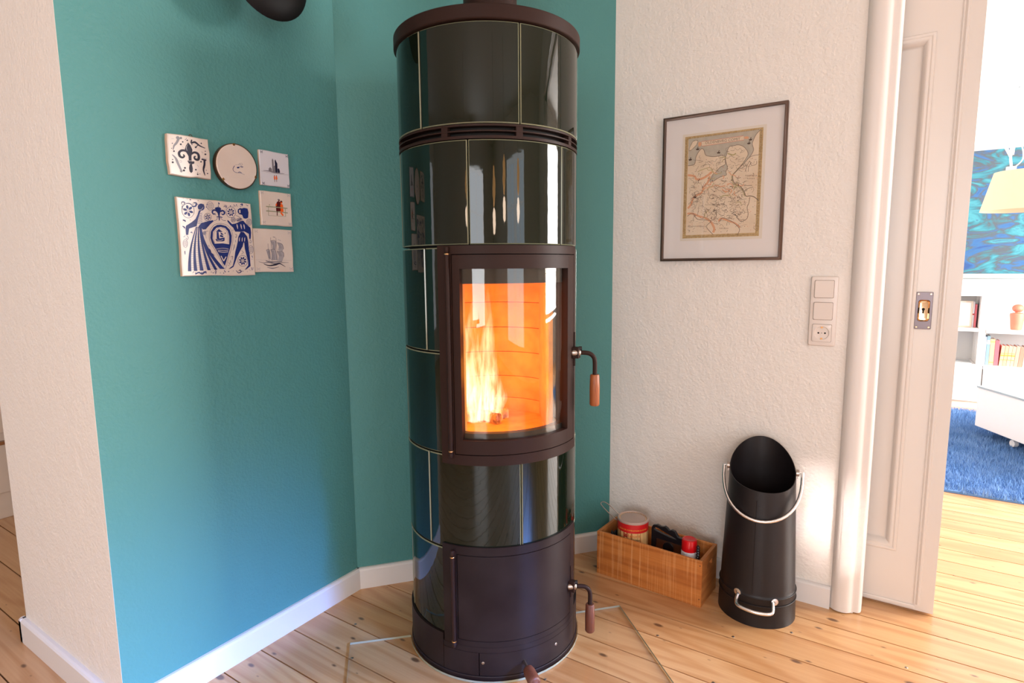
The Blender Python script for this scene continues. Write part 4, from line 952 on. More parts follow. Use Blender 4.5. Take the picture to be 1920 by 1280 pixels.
for pth_, w in (([(150, 165), (165, 130), (200, 140), (190, 170)], 12), ([(300, 190), (350, 190), (365, 145), (325, 140)], 22), ([(210, 150), (270, 150), (310, 185)], 6), ([(330, 220), (330, 300)], 5),
    ([(165, 190), (160, 240)], 18), ([(165, 395), (195, 405), (205, 420)], 22), ([(160, 485), (185, 500), (190, 520)], 18), ([(165, 640), (185, 640), (195, 615)], 6), ([(185, 850), (188, 900)], 18),
    ([(760, 190), (780, 175), (800, 190), (785, 205)], 9), ([(770, 160), (805, 170), (800, 200)], 5), ([(1005, 150), (1035, 140), (1030, 170)], 16), ([(1090, 140), (1100, 160), (1120, 158)], 5), ([(680, 130), (695, 140), (690, 152)], 16),
    ([(530, 760), (540, 780)], 12), ([(540, 810), (560, 850), (550, 880), (590, 890), (610, 915)], 13), ([(490, 560), (530, 550)], 8), ([(485, 600), (500, 660)], 6), ([(270, 580), (290, 570), (295, 590)], 12),
    ([(330, 1190), (380, 1165), (430, 1185), (480, 1150), (485, 1180)], 22), ([(610, 1150), (630, 1165), (620, 1190)], 10), ([(930, 1130), (960, 1165), (1000, 1150), (985, 1120), (965, 1140)], 12), ([(1000, 1140), (1040, 1140)], 9),
    ([(920, 590), (945, 600), (935, 640), (918, 625)], 6), ([(925, 680), (930, 710)], 9), ([(905, 740), (905, 780), (885, 830)], 8), ([(850, 930), (880, 920), (870, 970)], 7), ([(820, 1010), (840, 1045)], 10), ([(845, 980), (850, 1020)], 9), ([(805, 1050), (830, 1060)], 7),
    ([(1010, 830), (1040, 860), (1005, 885)], 6), ([(1165, 905), (1175, 935)], 16), ([(1160, 960), (1175, 955)], 8), ([(1120, 1110), (1140, 1130)], 7), ([(1155, 1080), (1165, 1125)], 12), ([(1180, 1080), (1175, 1120)], 8), ([(750, 1130), (765, 1150)], 16), ([(805, 1150), (825, 1140)], 8),
    ([(230, 85), (238, 92)], 10), ([(270, 95), (290, 100)], 22), ([(385, 102), (395, 108)], 14), ([(175, 78), (180, 84)], 10), ([(905, 150), (920, 165)], 14), ([(955, 170), (962, 178)], 12)):
    P.stroke(C_, pth_, w, taper=(.6, 1, .5))
rr = random.Random(5)
for _ in range(46):
    x, yv = rr.uniform(160, 1150), rr.choice([rr.uniform(150, 185), rr.uniform(1130, 1175), rr.uniform(150, 600)]); P.blob(C_, (x, yv), rr.uniform(4, 8), n=7, lift=.0002)
P.build('painted_motif', o)

# --- fleur-de-lis tile (zoom space 9.84x)
o, place, w_, h_ = tile('painted_tile', 'small thick tile painted with a dark blue fleur-de-lis, top left of the group', .791, .898, 1.390, 1.492, .014, 'tile_cream', rough=.0016, group=GRP)
bm = bmesh.new(); ringc = Vector((.006, .010, .054)); tube(bm, [ringc + Vector((0, .004 * math.cos(a), .004 * math.sin(a))) for a in [k * math.pi / 5 for k in range(10)]], .0009, 6, closed=True); obj('hanging_eye', bm, M['bronze_rim'], o)
P = Paint(place, homog([(125, 105), (850, 225), (885, 930), (150, 855)])); I_ = 'indigo'
P.poly(I_, [(490, 275), (530, 330), (560, 400), (555, 460), (540, 520), (540, 600), (490, 600), (488, 520), (450, 450), (430, 390), (450, 330)])
P.stroke('soft_grey_brush', [(480, 310), (455, 370), (470, 430)], 14, taper=(.3, 1, .3))
P.stroke(I_, [(490, 470), (440, 425), (370, 420), (325, 460), (335, 520), (380, 545), (415, 520), (395, 490)], 42, taper=(.8, 1.1, .5)); P.stroke(I_, [(540, 480), (590, 450), (650, 470), (670, 530), (650, 580), (600, 565), (590, 530), (615, 520)], 42, taper=(.8, 1.1, .5))
P.poly(I_, [(465, 600), (520, 592), (590, 615), (585, 650), (540, 665), (490, 650)]); P.stroke('tile_cream', [(485, 606), (520, 600), (562, 612)], 7)
P.poly(I_, [(505, 660), (545, 665), (558, 740), (552, 800), (525, 822), (498, 795), (490, 735)])
P.stroke('grey_brush', [(330, 200), (290, 280), (240, 340), (222, 410)], 38, taper=(1.2, 1, .4)); P.blob('grey_brush', (310, 195), 32, 28); P.blob('grey_brush', (365, 200), 22)
P.stroke(I_, [(555, 225), (545, 280), (610, 270), (690, 330), (785, 372)], 30, taper=(.7, 1.2, .3)); P.stroke(I_, [(545, 280), (560, 320)], 12); P.stroke(I_, [(660, 320), (620, 355)], 14)
P.stroke('grey_brush', [(200, 495), (260, 560), (300, 660), (350, 780)], 42, taper=(.3, 1.1, .8)); P.blob('grey_brush', (350, 790), 25); P.blob(I_, (398, 778), 20)
P.stroke(I_, [(765, 570), (765, 660), (745, 760), (770, 860)], 34, taper=(1, 1.1, .3)); P.stroke(I_, [(715, 568), (760, 578), (800, 585)], 26); P.stroke('soft_grey_brush', [(725, 545), (760, 555), (810, 550)], 9)
for c, r in (((475, 238), 14), ((445, 225), 8), ((460, 205), 7), ((395, 268), 14), ((360, 310), 18), ((620, 358), 18), ((718, 287), 13), ((235, 435), 17), ((212, 295), 10), ((195, 385), 9), ((205, 635), 20), ((205, 585), 11), ((785, 480), 17), ((785, 425), 10), ((705, 615), 15), ((418, 732), 18), ((610, 760), 16), ((640, 842), 15), ((642, 812), 7), ((678, 836), 8), ((815, 825), 12), ((795, 765), 8)): P.blob(I_, c, r, r * .9)
P.stroke('soft_grey_brush', [(365, 320), (430, 400)], 5); P.ring('soft_grey_brush', (345, 615), 18, 20, 8, 10); P.stroke('soft_grey_brush', [(720, 430), (740, 460)], 8); P.stroke('soft_grey_brush', [(635, 670), (660, 710)], 8); P.stroke('soft_grey_brush', [(200, 215), (245, 215)], 6)
P.build('painted_motif', o)

# --- round plaque
cz_ = (.972, 1.433); RR = .0605
o = empty('round_plaque', 'round cream ceramic plaque in a dark bronze rim with a small blue sketch', 'wall plaque', (XL, *cz_), group=GRP)
bm = bmesh.new(); ring = lambda r, x: [bm.verts.new((x, r * math.cos(2 * math.pi * k / 56), r * math.sin(2 * math.pi * k / 56))) for k in range(56)]
def disc_loops(bm, spec):
    R = [ring(r, x) for r, x in spec]
    for a, b in zip(R, R[1:]):
        for k in range(56): bm.faces.new((a[k], a[(k + 1) % 56], b[(k + 1) % 56], b[k])).smooth = True
    bm.faces.new(R[-1])
disc_loops(bm, [(RR - .002, .012), (RR - .001, .0165), (RR - .003, .0178)]); obj('plaque_face', bm, M['tile_cream'], o, smooth=.5)
bm = bmesh.new(); disc_loops(bm, [(RR - .001, .001), (RR + .001, .004), (RR + .0012, .0165), (RR - .0006, .017), (RR - .001, .012)]); obj('metal_rim', bm, M['bronze_rim'], o, smooth=.5)
for a in (96, 222, -22):
    bm = bmesh.new(); cc = Vector((.0165, RR * math.cos(a * D2R), RR * math.sin(a * D2R))); M4 = Matrix.Translation(cc) @ Matrix.Rotation(a * D2R, 4, 'X'); box(bm, -.002, .0028, -.005, .001, -.003, .003, M4=M4); obj('rim_clip', bm, M['brass'], o)
P = Paint(lambda u, v, l: (.0178 + l, -.0605 + u * .121, .0605 - v * .121), homog([(1000, 330), (1715, 330), (1715, 1115), (1000, 1115)]))
P.stroke('cobalt', [(1310, 715), (1280, 770), (1290, 810), (1330, 830), (1400, 830), (1480, 850)], 9, taper=(1, .8, .3)); P.stroke('soft_grey_brush', [(1320, 700), (1380, 685), (1430, 690)], 5)
P.poly('cobalt', [(1345, 735), (1390, 720), (1395, 745), (1355, 755)]); P.stroke('cobalt', [(1400, 715), (1440, 715), (1465, 715)], 10); P.stroke('cobalt', [(1435, 700), (1440, 730)], 8); P.ring('grey_brush', (1430, 670), 22, 18, 4, 10); P.stroke('grey_brush', [(1380, 690), (1400, 655)], 4)
P.stroke('cobalt', [(1370, 825), (1390, 810), (1425, 822)], 8)
P.build('painted_motif', o)

# --- three delft tiles at the right (zoom space 5.12x, y ranges in the same drawing)
def corners(P, m, cs, s):
    for (x, yv) in cs:
        for dx in (-1, 1):
            P.stroke(m, [(x - s, yv + dx * s * .5), (x, yv), (x + s, yv - dx * s * .6)], 3); P.blob(m, (x + dx * s * .7, yv - s * .7), 2.6, n=6); P.blob(m, (x + dx * s * .5, yv + s * .8), 2.6, n=6)
o, place, _, _ = tile('painted_tile', 'small white tile with a grey twin towered building and two tiny orange figures', 1.048, 1.146, 1.394, 1.493, .009, 'tile_white', rough=.0006, group=GRP)
P = Paint(place, homog([(68, 60), (352, 100), (350, 418), (72, 385)]))
P.poly('grey_brush', [(185, 160), (192, 142), (200, 160), (202, 275), (186, 272)]); P.poly(I_, [(212, 165), (218, 150), (224, 165), (236, 190), (234, 278), (214, 276)]); P.poly('grey_brush', [(202, 215), (214, 205), (214, 276), (202, 275)])
P.poly('grey_brush', [(150, 240), (165, 225), (180, 240), (182, 268), (150, 262)]); P.poly(I_, [(236, 240), (250, 236), (258, 262), (256, 278), (236, 276)])
P.stroke('grey_brush', [(98, 258), (150, 262), (220, 278), (300, 284)], 8, taper=(.4, 1.3, .3)); P.stroke('soft_grey_brush', [(80, 262), (200, 282), (340, 296)], 3)
for x, mm in ((202, 'orange_brush'), (221, 'orange_brush')):
    P.poly(mm, [(x - 7, 310), (x + 5, 306), (x + 8, 338), (x - 5, 342)]); P.blob(I_, (x, 303), 4, n=8); P.stroke('maroon_brush', [(x, 340), (x, 362)], 4)
corners(P, I_, [(90, 85), (333, 120), (95, 373), (333, 398)], 12)
P.build('painted_motif', o)
o, place, _, _ = tile('painted_tile', 'small cream tile with a couple sitting on a bench, middle of the right column', 1.043, 1.147, 1.279, 1.377, .009, 'tile_cream', rough=.0006, group=GRP)
P = Paint(place, homog([(80, 452), (368, 482), (362, 788), (88, 775)]))
P.poly('maroon_brush', [(232, 562), (250, 552), (264, 566), (270, 600), (268, 650), (222, 650), (220, 600)]); P.blob('maroon_brush', (252, 545), 9, 9); P.blob('grey_brush', (249, 540), 9, 6)
P.poly('orange_brush', [(262, 590), (272, 578), (286, 590), (288, 655), (262, 655)]); P.blob('maroon_brush', (272, 562), 11, 12); P.blob('orange_brush', (272, 570), 7, 8); P.poly('orange_brush', [(220, 580), (232, 575), (230, 600), (218, 598)])
for y0_ in (606, 648): P.stroke('olive_brush', [(130, y0_), (220, y0_ + 6), (326, y0_ + 16)], 9, smooth=False)
P.stroke('olive_brush', [(152, 606), (150, 690)], 4); P.stroke('olive_brush', [(306, 620), (304, 700)], 5); P.stroke('olive_brush', [(150, 690), (304, 698)], 3)
P.stroke('maroon_brush', [(230, 652), (228, 690)], 7); P.stroke('orange_brush', [(262, 660), (282, 690)], 14); P.blob('olive_brush', (162, 592), 6, 5)
corners(P, 'soft_grey_brush', [(100, 475), (345, 500), (108, 752), (340, 765)], 14)
P.build('painted_motif', o)
o, place, _, _ = tile('painted_tile', 'square cream tile painted with a grey sailing ship, lowest of the right column', 1.013, 1.143, 1.142, 1.268, .009, 'tile_cream', rough=.0006, group=GRP)
P = Paint(place, homog([(15, 808), (380, 830), (374, 1222), (22, 1235)])); G_ = 'grey_brush'; SG = 'soft_grey_brush'
for a in ([(175, 935), (222, 935), (215, 1020), (190, 1022), (195, 980)], [(235, 950), (280, 965), (292, 1010), (280, 1035), (240, 1025), (250, 985)], [(130, 1025), (160, 1020), (165, 1110), (150, 1100)], [(170, 1020), (215, 1022), (225, 1120), (170, 1115), (185, 1065)], [(232, 1035), (285, 1040), (290, 1085), (272, 1130), (235, 1125), (245, 1080)]):
    P.poly(SG, a, lift=.0002); P.stroke(G_, a[:3], 5)
    for k in range(3): P.stroke(G_, [(a[0][0] + 8 + 9 * k, a[0][1] + 6), (a[-2][0] * .4 + a[2][0] * .6 - 14 + 8 * k, a[2][1] - 4)], 2.4)
for x, a, b in ((178, 900, 1125), (228, 905, 1130), (150, 960, 1125)): P.stroke(G_, [(x, a), (x + 4, b)], 3)
P.stroke(G_, [(200, 895), (222, 900)], 5); P.stroke(SG, [(245, 920), (272, 932)], 5); P.stroke(G_, [(120, 1125), (170, 1135), (270, 1130)], 10, taper=(.6, 1.2, .5))
P.stroke(G_, [(55, 1135), (100, 1145), (150, 1140), (200, 1150), (260, 1140), (330, 1138)], 9, taper=(.3, 1.2, .3)); P.stroke(I_, [(100, 1155), (150, 1170), (210, 1160), (250, 1150), (300, 1180)], 13, taper=(.3, 1.2, .2)); P.stroke(G_, [(130, 1185), (180, 1195), (240, 1180)], 9, taper=(.3, 1, .3)); P.stroke(SG, [(25, 1118), (360, 1118)], 2)
corners(P, SG, [(45, 840), (355, 855), (50, 1205), (350, 1195)], 17)
P.build('painted_motif', o)

# ------------------------------------------------------------------ framed map
FX0, FX1, FZ0, FZ1 = -.722, -.315, 1.167, 1.670
fy = YR - .002; pic = empty('framed_map', 'old coloured map in a white mat and thin brown metal frame on the white wall', 'picture', ((FX0 + FX1) / 2, YR, (FZ0 + FZ1) / 2))
px0, pz0 = (FX0 + FX1) / 2, (FZ0 + FZ1) / 2; W2, H2 = (FX1 - FX0) / 2, (FZ1 - FZ0) / 2
bm = bmesh.new(); frame_sweep(bm, -W2, W2, -H2, H2, [(0, 0.001), (0, .0215), (.0092, .0215), (.0095, .0205), (.0095, .012)], 0); obj('frame', bm, M['picture_frame'], pic)
obj('mat_board', BX(-W2 + .004, W2 - .004, -.011, -.002, -H2 + .004, H2 - .004), M['mat_board'], pic)
obj('glazing', BX(-W2 + .006, W2 - .006, -.0175, -.0155, -H2 + .006, H2 - .006), M['picture_glass'], pic)
MX0, MX1, MZ0, MZ1 = -.653 - px0, -.378 - px0, 1.238 - pz0, 1.607 - pz0
sheet = obj('map_sheet', BX(MX0, MX1, -.0116, -.011, MZ0, MZ1), M['margin'], pic)
mp_ = lambda u, v, l: (-.645 - px0 + u * (.645 - .388), -.0116 - l * .6, 1.5985 - pz0 - v * (1.5985 - 1.247))
P = Paint(mp_, homog([(355, 225), (1110, 140), (1080, 1170), (340, 1200)]))
P.poly('map_gold', [(0, 0), (1, 0), (1, 1), (0, 1)], lift=.0001, raw=True); P.poly('parchment', [(.045, .03), (.955, .03), (.955, .968), (.045, .968)], lift=.0002, raw=True)
coastW = [(385, 500), (440, 492), (455, 470), (462, 420), (480, 380), (505, 345), (525, 338), (540, 352), (555, 395), (580, 408), (640, 415), (735, 405), (745, 440), (748, 488), (700, 515), (660, 560), (630, 585), (602, 640), (612, 660), (650, 640), (700, 610), (760, 590), (755, 560), (770, 520), (755, 470), (750, 425), (762, 390), (770, 350), (790, 318), (830, 312), (870, 305), (915, 318), (945, 345), (962, 372), (965, 400), (950, 430), (925, 470), (890, 515), (930, 480), (965, 440), (1000, 395), (1018, 350), (1005, 300), (1012, 270), (1040, 210), (1085, 160)]
P.poly('map_sea', [(388, 245)] + [(388, 500)] + coastW[1:] + [(1085, 160)], lift=.0003)
P.stroke('map_ink', coastW, 5)
P.poly('parchment', [(400, 330), (430, 270), (460, 258), (480, 265), (465, 300), (420, 345), (395, 355)], lift=.0006); P.stroke('map_ink', [(400, 330), (430, 270), (460, 258), (480, 265), (465, 300), (420, 345), (395, 355), (400, 330)], 5)
# cartouche
P.poly('parchment', [(515, 272), (922, 222), (924, 258), (520, 312)], lift=.0006); P.stroke('map_red', [(515, 272), (922, 222), (924, 258), (520, 312), (515, 272)], 7, smooth=False); P.blob('map_orange', (498, 295), 16, 24); P.blob('map_orange', (948, 238), 24, 13)
hinv = homog([(355, 225), (1110, 140), (1080, 1170), (340, 1200)])
ca, cb = hinv((718, 267)), None
tu = ca
text_obj('map_title', 'OLDENBVRG COMIT', .0125, lambda x, yv: (-.645 - px0 + (ca[0]) * .257 + x, -.0116 - .0008, 1.5985 - pz0 - ca[1] * .3515 + yv), M['map_ink'], pic)
river = [(890, 515), (860, 550), (825, 590), (822, 625), (840, 670), (890, 695), (930, 740), (950, 790), (990, 790), (1030, 800), (1075, 835)]
P.stroke('map_ink', river, 8); P.stroke('map_olive', [(p[0] - 9, p[1] + 5) for p in river[:8]], 7, lift=.0002)
for pth_, m_, w in (([(385, 590), (450, 600), (470, 630), (520, 625), (570, 600), (620, 560)], 'map_orange', 20), ([(600, 600), (580, 660), (545, 700), (520, 760), (450, 800), (420, 870), (390, 910)], 'map_orange', 18), ([(385, 960), (440, 960), (500, 985), (560, 1000), (620, 1040)], 'map_orange', 18), ([(690, 1030), (720, 1005), (790, 1030), (850, 1050), (900, 1090)], 'map_orange', 16), ([(620, 1040), (650, 1100), (640, 1140)], 'map_orange', 22),
    ([(385, 985), (440, 955), (480, 1010), (560, 1020), (620, 1030), (575, 1085), (640, 1160)], 'map_ink', 5), ([(870, 1165), (895, 1105), (830, 1040), (790, 1020), (730, 1000), (700, 1035)], 'map_ink', 5), ([(990, 800), (980, 860), (965, 900), (975, 960), (960, 1010), (900, 1030), (850, 960)], 'map_ink', 5), ([(480, 560), (520, 540), (600, 520), (640, 570)], 'map_olive', 6),
    ([(770, 385), (820, 400), (850, 385)], 'map_olive', 12), ([(620, 625), (660, 600), (720, 585)], 'map_sea', 40), ([(1075, 400), (1010, 410), (960, 440)], 'map_ink', 4), ([(1050, 460), (1045, 490), (1000, 500), (980, 460), (940, 560)], 'map_ink', 4), ([(970, 560), (975, 510), (1000, 470)], 'map_ink', 4), ([(850, 610), (870, 620), (900, 615)], 'map_ink', 4), ([(840, 660), (880, 665), (930, 690), (1010, 690)], 'map_ink', 4), ([(940, 735), (985, 715), (1020, 705)], 'map_ink', 4)):
    P.stroke(m_, pth_, w, lift=.0002 if w > 9 else .0005)
rr = random.Random(21)
def squig(n, x0, x1, y0, y1, L_, m_='map_ink', w=3.4):
    for _ in range(n):
        x, yv = rr.uniform(x0, x1), rr.uniform(y0, y1); a = rr.uniform(0, 6.28); pts_ = [(x, yv)]
        for k in range(rr.randint(3, 7)):
            a += rr.uniform(-1.0, 1.0); x += math.cos(a) * L_; yv += math.sin(a) * L_ * .8; pts_.append((min(1070, max(395, x)), min(1160, yv)))
        P.stroke(m_, pts_, w)
squig(26, 470, 740, 420, 560, 12, w=2.4); squig(22, 780, 940, 330, 560, 12, w=2.4); squig(120, 430, 930, 640, 1010, 13, w=2.6); squig(60, 620, 960, 740, 1030, 10, w=2.6); squig(26, 395, 560, 560, 900, 10, w=2.2); squig(26, 820, 1060, 420, 800, 10, w=2.2); squig(14, 400, 1060, 1030, 1150, 9, w=2.2); squig(14, 540, 900, 560, 760, 16, 'map_orange', 8); squig(12, 560, 900, 400, 1000, 16, 'map_olive', 6); squig(20, 480, 900, 600, 1000, 6, 'map_dark_ink', 5)
for _ in range(150):
    c_ = (rr.uniform(400, 1060), rr.uniform(430, 1140)); P.blob('map_red' if rr.random() < .5 else 'map_dark_ink', c_, 3.2, n=5, lift=.0007)
for _ in range(70):
    x_, y_ = rr.uniform(400, 1020), rr.uniform(440, 1130)
    for k in range(rr.randint(3, 6)): P.stroke('map_ink', [(x_ + k * 7, y_ - k), (x_ + k * 7 + 4, y_ - k + rr.uniform(-2, 2))], 2.6, smooth=False)
for c in ((480, 340), (410, 440), (975, 290), (990, 255), (460, 800), (685, 375)): P.poly('map_dark_ink', [(c[0] - 20, c[1]), (c[0] + 16, c[1] - 6), (c[0] + 10, c[1] + 9), (c[0] - 12, c[1] + 11)]); P.stroke('map_dark_ink', [(c[0] - 4, c[1]), (c[0] + 4, c[1] - 20)], 6)
for (x, yv, n) in ((395, 1082, 12), (705, 1100, 6), (945, 598, 8), (965, 625, 5), (440, 662, 4), (420, 710, 4)):
    for k in range(n): P.stroke('map_ink', [(x + k * 15, yv - 6), (x + k * 15 + 4, yv + 6)], 4, smooth=False)
for k in range(60): P.stroke('map_ink', [(.01, .03 + k * .0155), (.032, .03 + k * .0155)], .004, smooth=False, raw=True); P.stroke('map_ink', [(.965, .03 + k * .0155), (.99, .03 + k * .0155)], .004, smooth=False, raw=True)
for k in range(44): P.stroke('map_ink', [(.04 + k * .021, .012), (.04 + k * .021, .022)], .005, smooth=False, raw=True); P.stroke('map_ink', [(.04 + k * .021, .98), (.04 + k * .021, .99)], .005, smooth=False, raw=True)
P.build('map_print', pic)

# ------------------------------------------------------------------ switches and socket
sx0, sx1, sz0, sz1 = -.222, -.146, .889, 1.112; scx, scz = (sx0 + sx1) / 2, (sz0 + sz1) / 2
sw = empty('switch_panel', 'white wall plate with two light switches above a power socket', 'switch', (scx, YR, scz))
bm = bmesh.new()
rings_face(bm, [(rrect(0, 0, .079, .225, .006), -.0002), (rrect(0, 0, .079, .225, .006), -.007), (rrect(0, 0, .074, .220, .006), -.011), (rrect(0, 0, .068, .214, .005), -.0115)])
obj('plate', bm, M['switch'], sw, smooth=.5)
for i, z in enumerate((.0715, .001)):
    bm = bmesh.new(); rings_face(bm, [(rrect(0, z, .0565, .0575, .004), -.0113), (rrect(0, z, .0565, .0575, .004), -.0118)]); obj('switch_gap', bm, M['switch_gap'], sw)
    bm = bmesh.new(); rings_face(bm, [(rrect(0, z, .0545, .0555, .004), -.0116), (rrect(0, z, .0545, .0555, .004), -.0150), (rrect(0, z, .0515, .0525, .004), -.0165)])
    for v in bm.verts:
        if v.co.y < -.014: v.co.y += (v.co.z - z) * (.03 if i == 0 else -.03)
    obj('rocker', bm, M['switch'], sw, smooth=.5)
z = -.0700
bm = bmesh.new(); rings_face(bm, [(rrect(0, z, .0565, .0575, .004), -.0113), (rrect(0, z, .0565, .0575, .004), -.0117)]); obj('switch_gap', bm, M['switch_gap'], sw)
bm = bmesh.new(); q4 = rrect(0, z, .0550, .0560, .004); n_ = len(q4)
cir = lambda r: [(r * math.cos(2 * math.pi * (k + .5 - 3) / n_ + math.pi / 4 - .0), z + r * math.sin(2 * math.pi * (k + .5 - 3) / n_ + math.pi / 4)) for k in range(n_)]
rings_face(bm, [(q4, -.0115), (q4, -.0145), (rrect(0, z, .0535, .0545, .004), -.0150), (cir(.0215), -.0150), (cir(.0205), -.0125), (cir(.0200), -.0040 - .0078)])
so = obj('socket', bm, M['switch'], sw, smooth=.5)
for x in (-.0095, .0095):
    bm = bmesh.new(); tube(bm, [(x, -.0116, z), (x, -.0122, z)], .0028, 12); obj('pin_hole', bm, M['dark'], so)
for s in (-1, 1):
    obj('earth_clip', BX(-.003, .003, -.0138, -.0118, z + s * .0185 - .003, z + s * .0185 + .003), M['brass'], so)
bm = bmesh.new(); tube(bm, [(0, -.0116, z), (0, -.0126, z)], .002, 10); obj('screw', bm, M['steel'], so)

# ------------------------------------------------------------------ black lamp shade peeking in at the top
lp = empty('wall_lamp', 'black round lamp shade at the very top edge above the painted tiles', 'lamp', (XL, 1.16, 2.06))
bm = bmesh.new(); lathe(bm, [(0, .020), (.04, .019), (.08, .012), (.104, .002), (.110, -.003), (.108, -.004), (.100, -.001), (.078, .009), (0, .016)], 48)
sh = obj('lamp_shade', bm, M['black_lamp'], lp, smooth=.9)
sh.location = Vector((-1.40, 1.007, 1.905)) - Vector((XL, 1.16, 2.06)); sh.rotation_euler = Vector((math.cos(-.081) * math.cos(.054), math.sin(-.081) * math.cos(.054), math.sin(.054))).to_track_quat('Z', 'Y').to_euler()
SHADE = sh
bm = bmesh.new(); tube(bm, smooth_path([(.006, 0, .05), (.06, -.01, .06), (.12, -.09, -.04), (.155, -.150, -.150)], 5), .006, 10); obj('arm', bm, M['black_lamp'], lp, smooth=.9)
bm = bmesh.new(); tube(bm, [(.0005, 0, .05), (.012, 0, .05), (.014, 0, .05)], [.05, .05, .04], 24); obj('wall_base', bm, M['black_lamp'], lp, smooth=.6)

# ------------------------------------------------------------------ left room: white cabinet seen past the end wall
cab = empty('sideboard', 'warm white cabinet with plinth and wooden strip beyond the wall at far left', 'cabinet', (WEST, 0.9, 0))
obj('plinth', BX(-.5, 0, -1.1, 1.4, 0, .123), M['cabinet_white'], cab, bevel=.003)
obj('carcass', BX(-.5, .012, -1.1, 1.4, .124, .352), M['cabinet_white'], cab, bevel=.003)
obj('wood_strip', BX(-.5, .020, -1.1, 1.4, .353, .368), M['wood_trim'], cab)
obj('upper_carcass', BX(-.5, .0, -1.1, 1.4, .369, .86), M['cabinet_white'], cab)
for k in range(3):
    y0_ = -1.1 + k * .8333; f = obj('drawer', BX(.0005, .014, y0_ + .004, y0_ + .829, .408, .85), M['cabinet_white'], cab, bevel=.003)
    bm = bmesh.new(); tube(bm, [(.014, y0_ + .41, .62), (.03, y0_ + .41, .62), (.036, y0_ + .41, .62)], [.006, .012, .010], 14); obj('knob', bm, M['steel'], f, smooth=.6)

# ------------------------------------------------------------------ next room
# rug
rug = empty('rug', 'deep blue shaggy rug on the pine floor of the next room', 'rug', (.8, 4.59, 0))
obj('rug_base', BX(-1.4, 1.4, -1.025, 1.03, .001, .012), mat('rug_backing', (.10, .22, .46), .95), rug)
rs = np.random.RandomState(4); NB = 46000
rp = np.c_[np.r_[rs.uniform(-1.4, 1.4, NB // 3), rs.uniform(-.62, 0.4, NB - NB // 3)], rs.uniform(-1.03, 1.03, NB), np.full(NB, .008)]
an = rs.uniform(0, 2 * np.pi, NB); hh = rs.uniform(.022, .040, NB); le = rs.uniform(.004, .022, NB); la = rs.uniform(0, 2 * np.pi, NB)
ww = .0028; d_ = np.c_[np.cos(an) * ww, np.sin(an) * ww, np.zeros(NB)]; t_ = rp + np.c_[np.cos(la) * le, np.sin(la) * le, hh]
V = np.stack([rp - d_, rp + d_, t_], 1).reshape(-1, 3); F = np.arange(NB * 3).reshape(-1, 3)
me = bpy.data.meshes.new('pile'); me.from_pydata(V.tolist(), [], F.tolist())
pile = link('pile', me, rug, [mat('blue_pile', (.11, .25, .52), .85, var=(7, (.2, .36, .64), .9))]); pile['kind'] = 'stuff'
# low table on castors
tv_ = Vector((.20, -.382, 0)).normalized(); tn = Vector((-tv_.y, tv_.x, 0)); tz = math.atan2(tv_.y, tv_.x)
lt = empty('low_table', 'white box shaped low table with a glass top standing on the blue rug', 'table', (.509, 4.81, 0), tz)
bm = BX(0, 1.1, 0, .75, .085, .340); obj('body', bm, M['far_white'], lt, bevel=.004)
obj('glass_top', BX(-.005, 1.105, -.005, .755, .3405, .352), mat('blue_grey_glass_edge', (.33, .42, .47), .1), lt)
obj('shadow_gap', BX(.004, 1.096, .004, .746, .3401, .3404), M['far_white'], lt)
for x in (.28, .85):
    for y0_ in (.05, .68):
        bm = bmesh.new(); tube(bm, [(x, y0_ - .012, .048), (x, y0_ + .012, .048)], .022, 18); tube(bm, [(x, y0_, .05), (x, y0_, .087)], .006, 8); obj('castor', bm, M['far_white'], lt, smooth=.6)
# shelving
SX, SY = .30, 5.80
shf = empty('bookshelf', 'low white shelving unit along the far wall of the next room', 'shelf', (0, 0, 0))
D0, D1 = 5.80, 6.14
obj('top_board', BX(-1.2, 2.2, D0 - .01, D1, .895, .925), M['far_white'], shf, bevel=.003)
obj('back_panel', BX(-1.2, 2.2, D1 - .012, D1, .02, .895), mat('shelf_back', (.70, .70, .70), .6), shf)
obj('plinth', BX(-1.2, 2.2, D0 + .02, D1 - .02, 0, .055), M['far_white'], shf)
for x in (-.55, .585, 1.5): obj('upright', BX(x, x + .045, D0, D1 - .013, .056, .894), M['far_white'], shf, bevel=.002)
obj('shelf_board', BX(-.50, .584, D0 + .005, D1 - .013, .616, .640), M['far_white'], shf)
obj('shelf_board', BX(.631, 1.499, D0 - .02, D1 - .013, .610, .638), M['far_white'], shf)
obj('shelf_board', BX(.631, 1.499, D0 - .02, D1 - .013, .325, .352), M['far_white'], shf)
obj('cupboard_door', BX(.634, 1.06, D0 - .016, D0 + .002, .060, .322), M['far_white'], shf, bevel=.002)
obj('cupboard_door', BX(1.064, 1.496, D0 - .016, D0 + .002, .060, .322), M['far_white'], shf, bevel=.002)
obj('cupboard_door', BX(-.49, .582, D0 - .016, D0 + .002, .060, .335), M['far_white'], shf, bevel=.002)
obj('shelf_board', BX(-.50, .584, D0 - .02, D1 - .013, .336, .356), M['far_white'], shf)
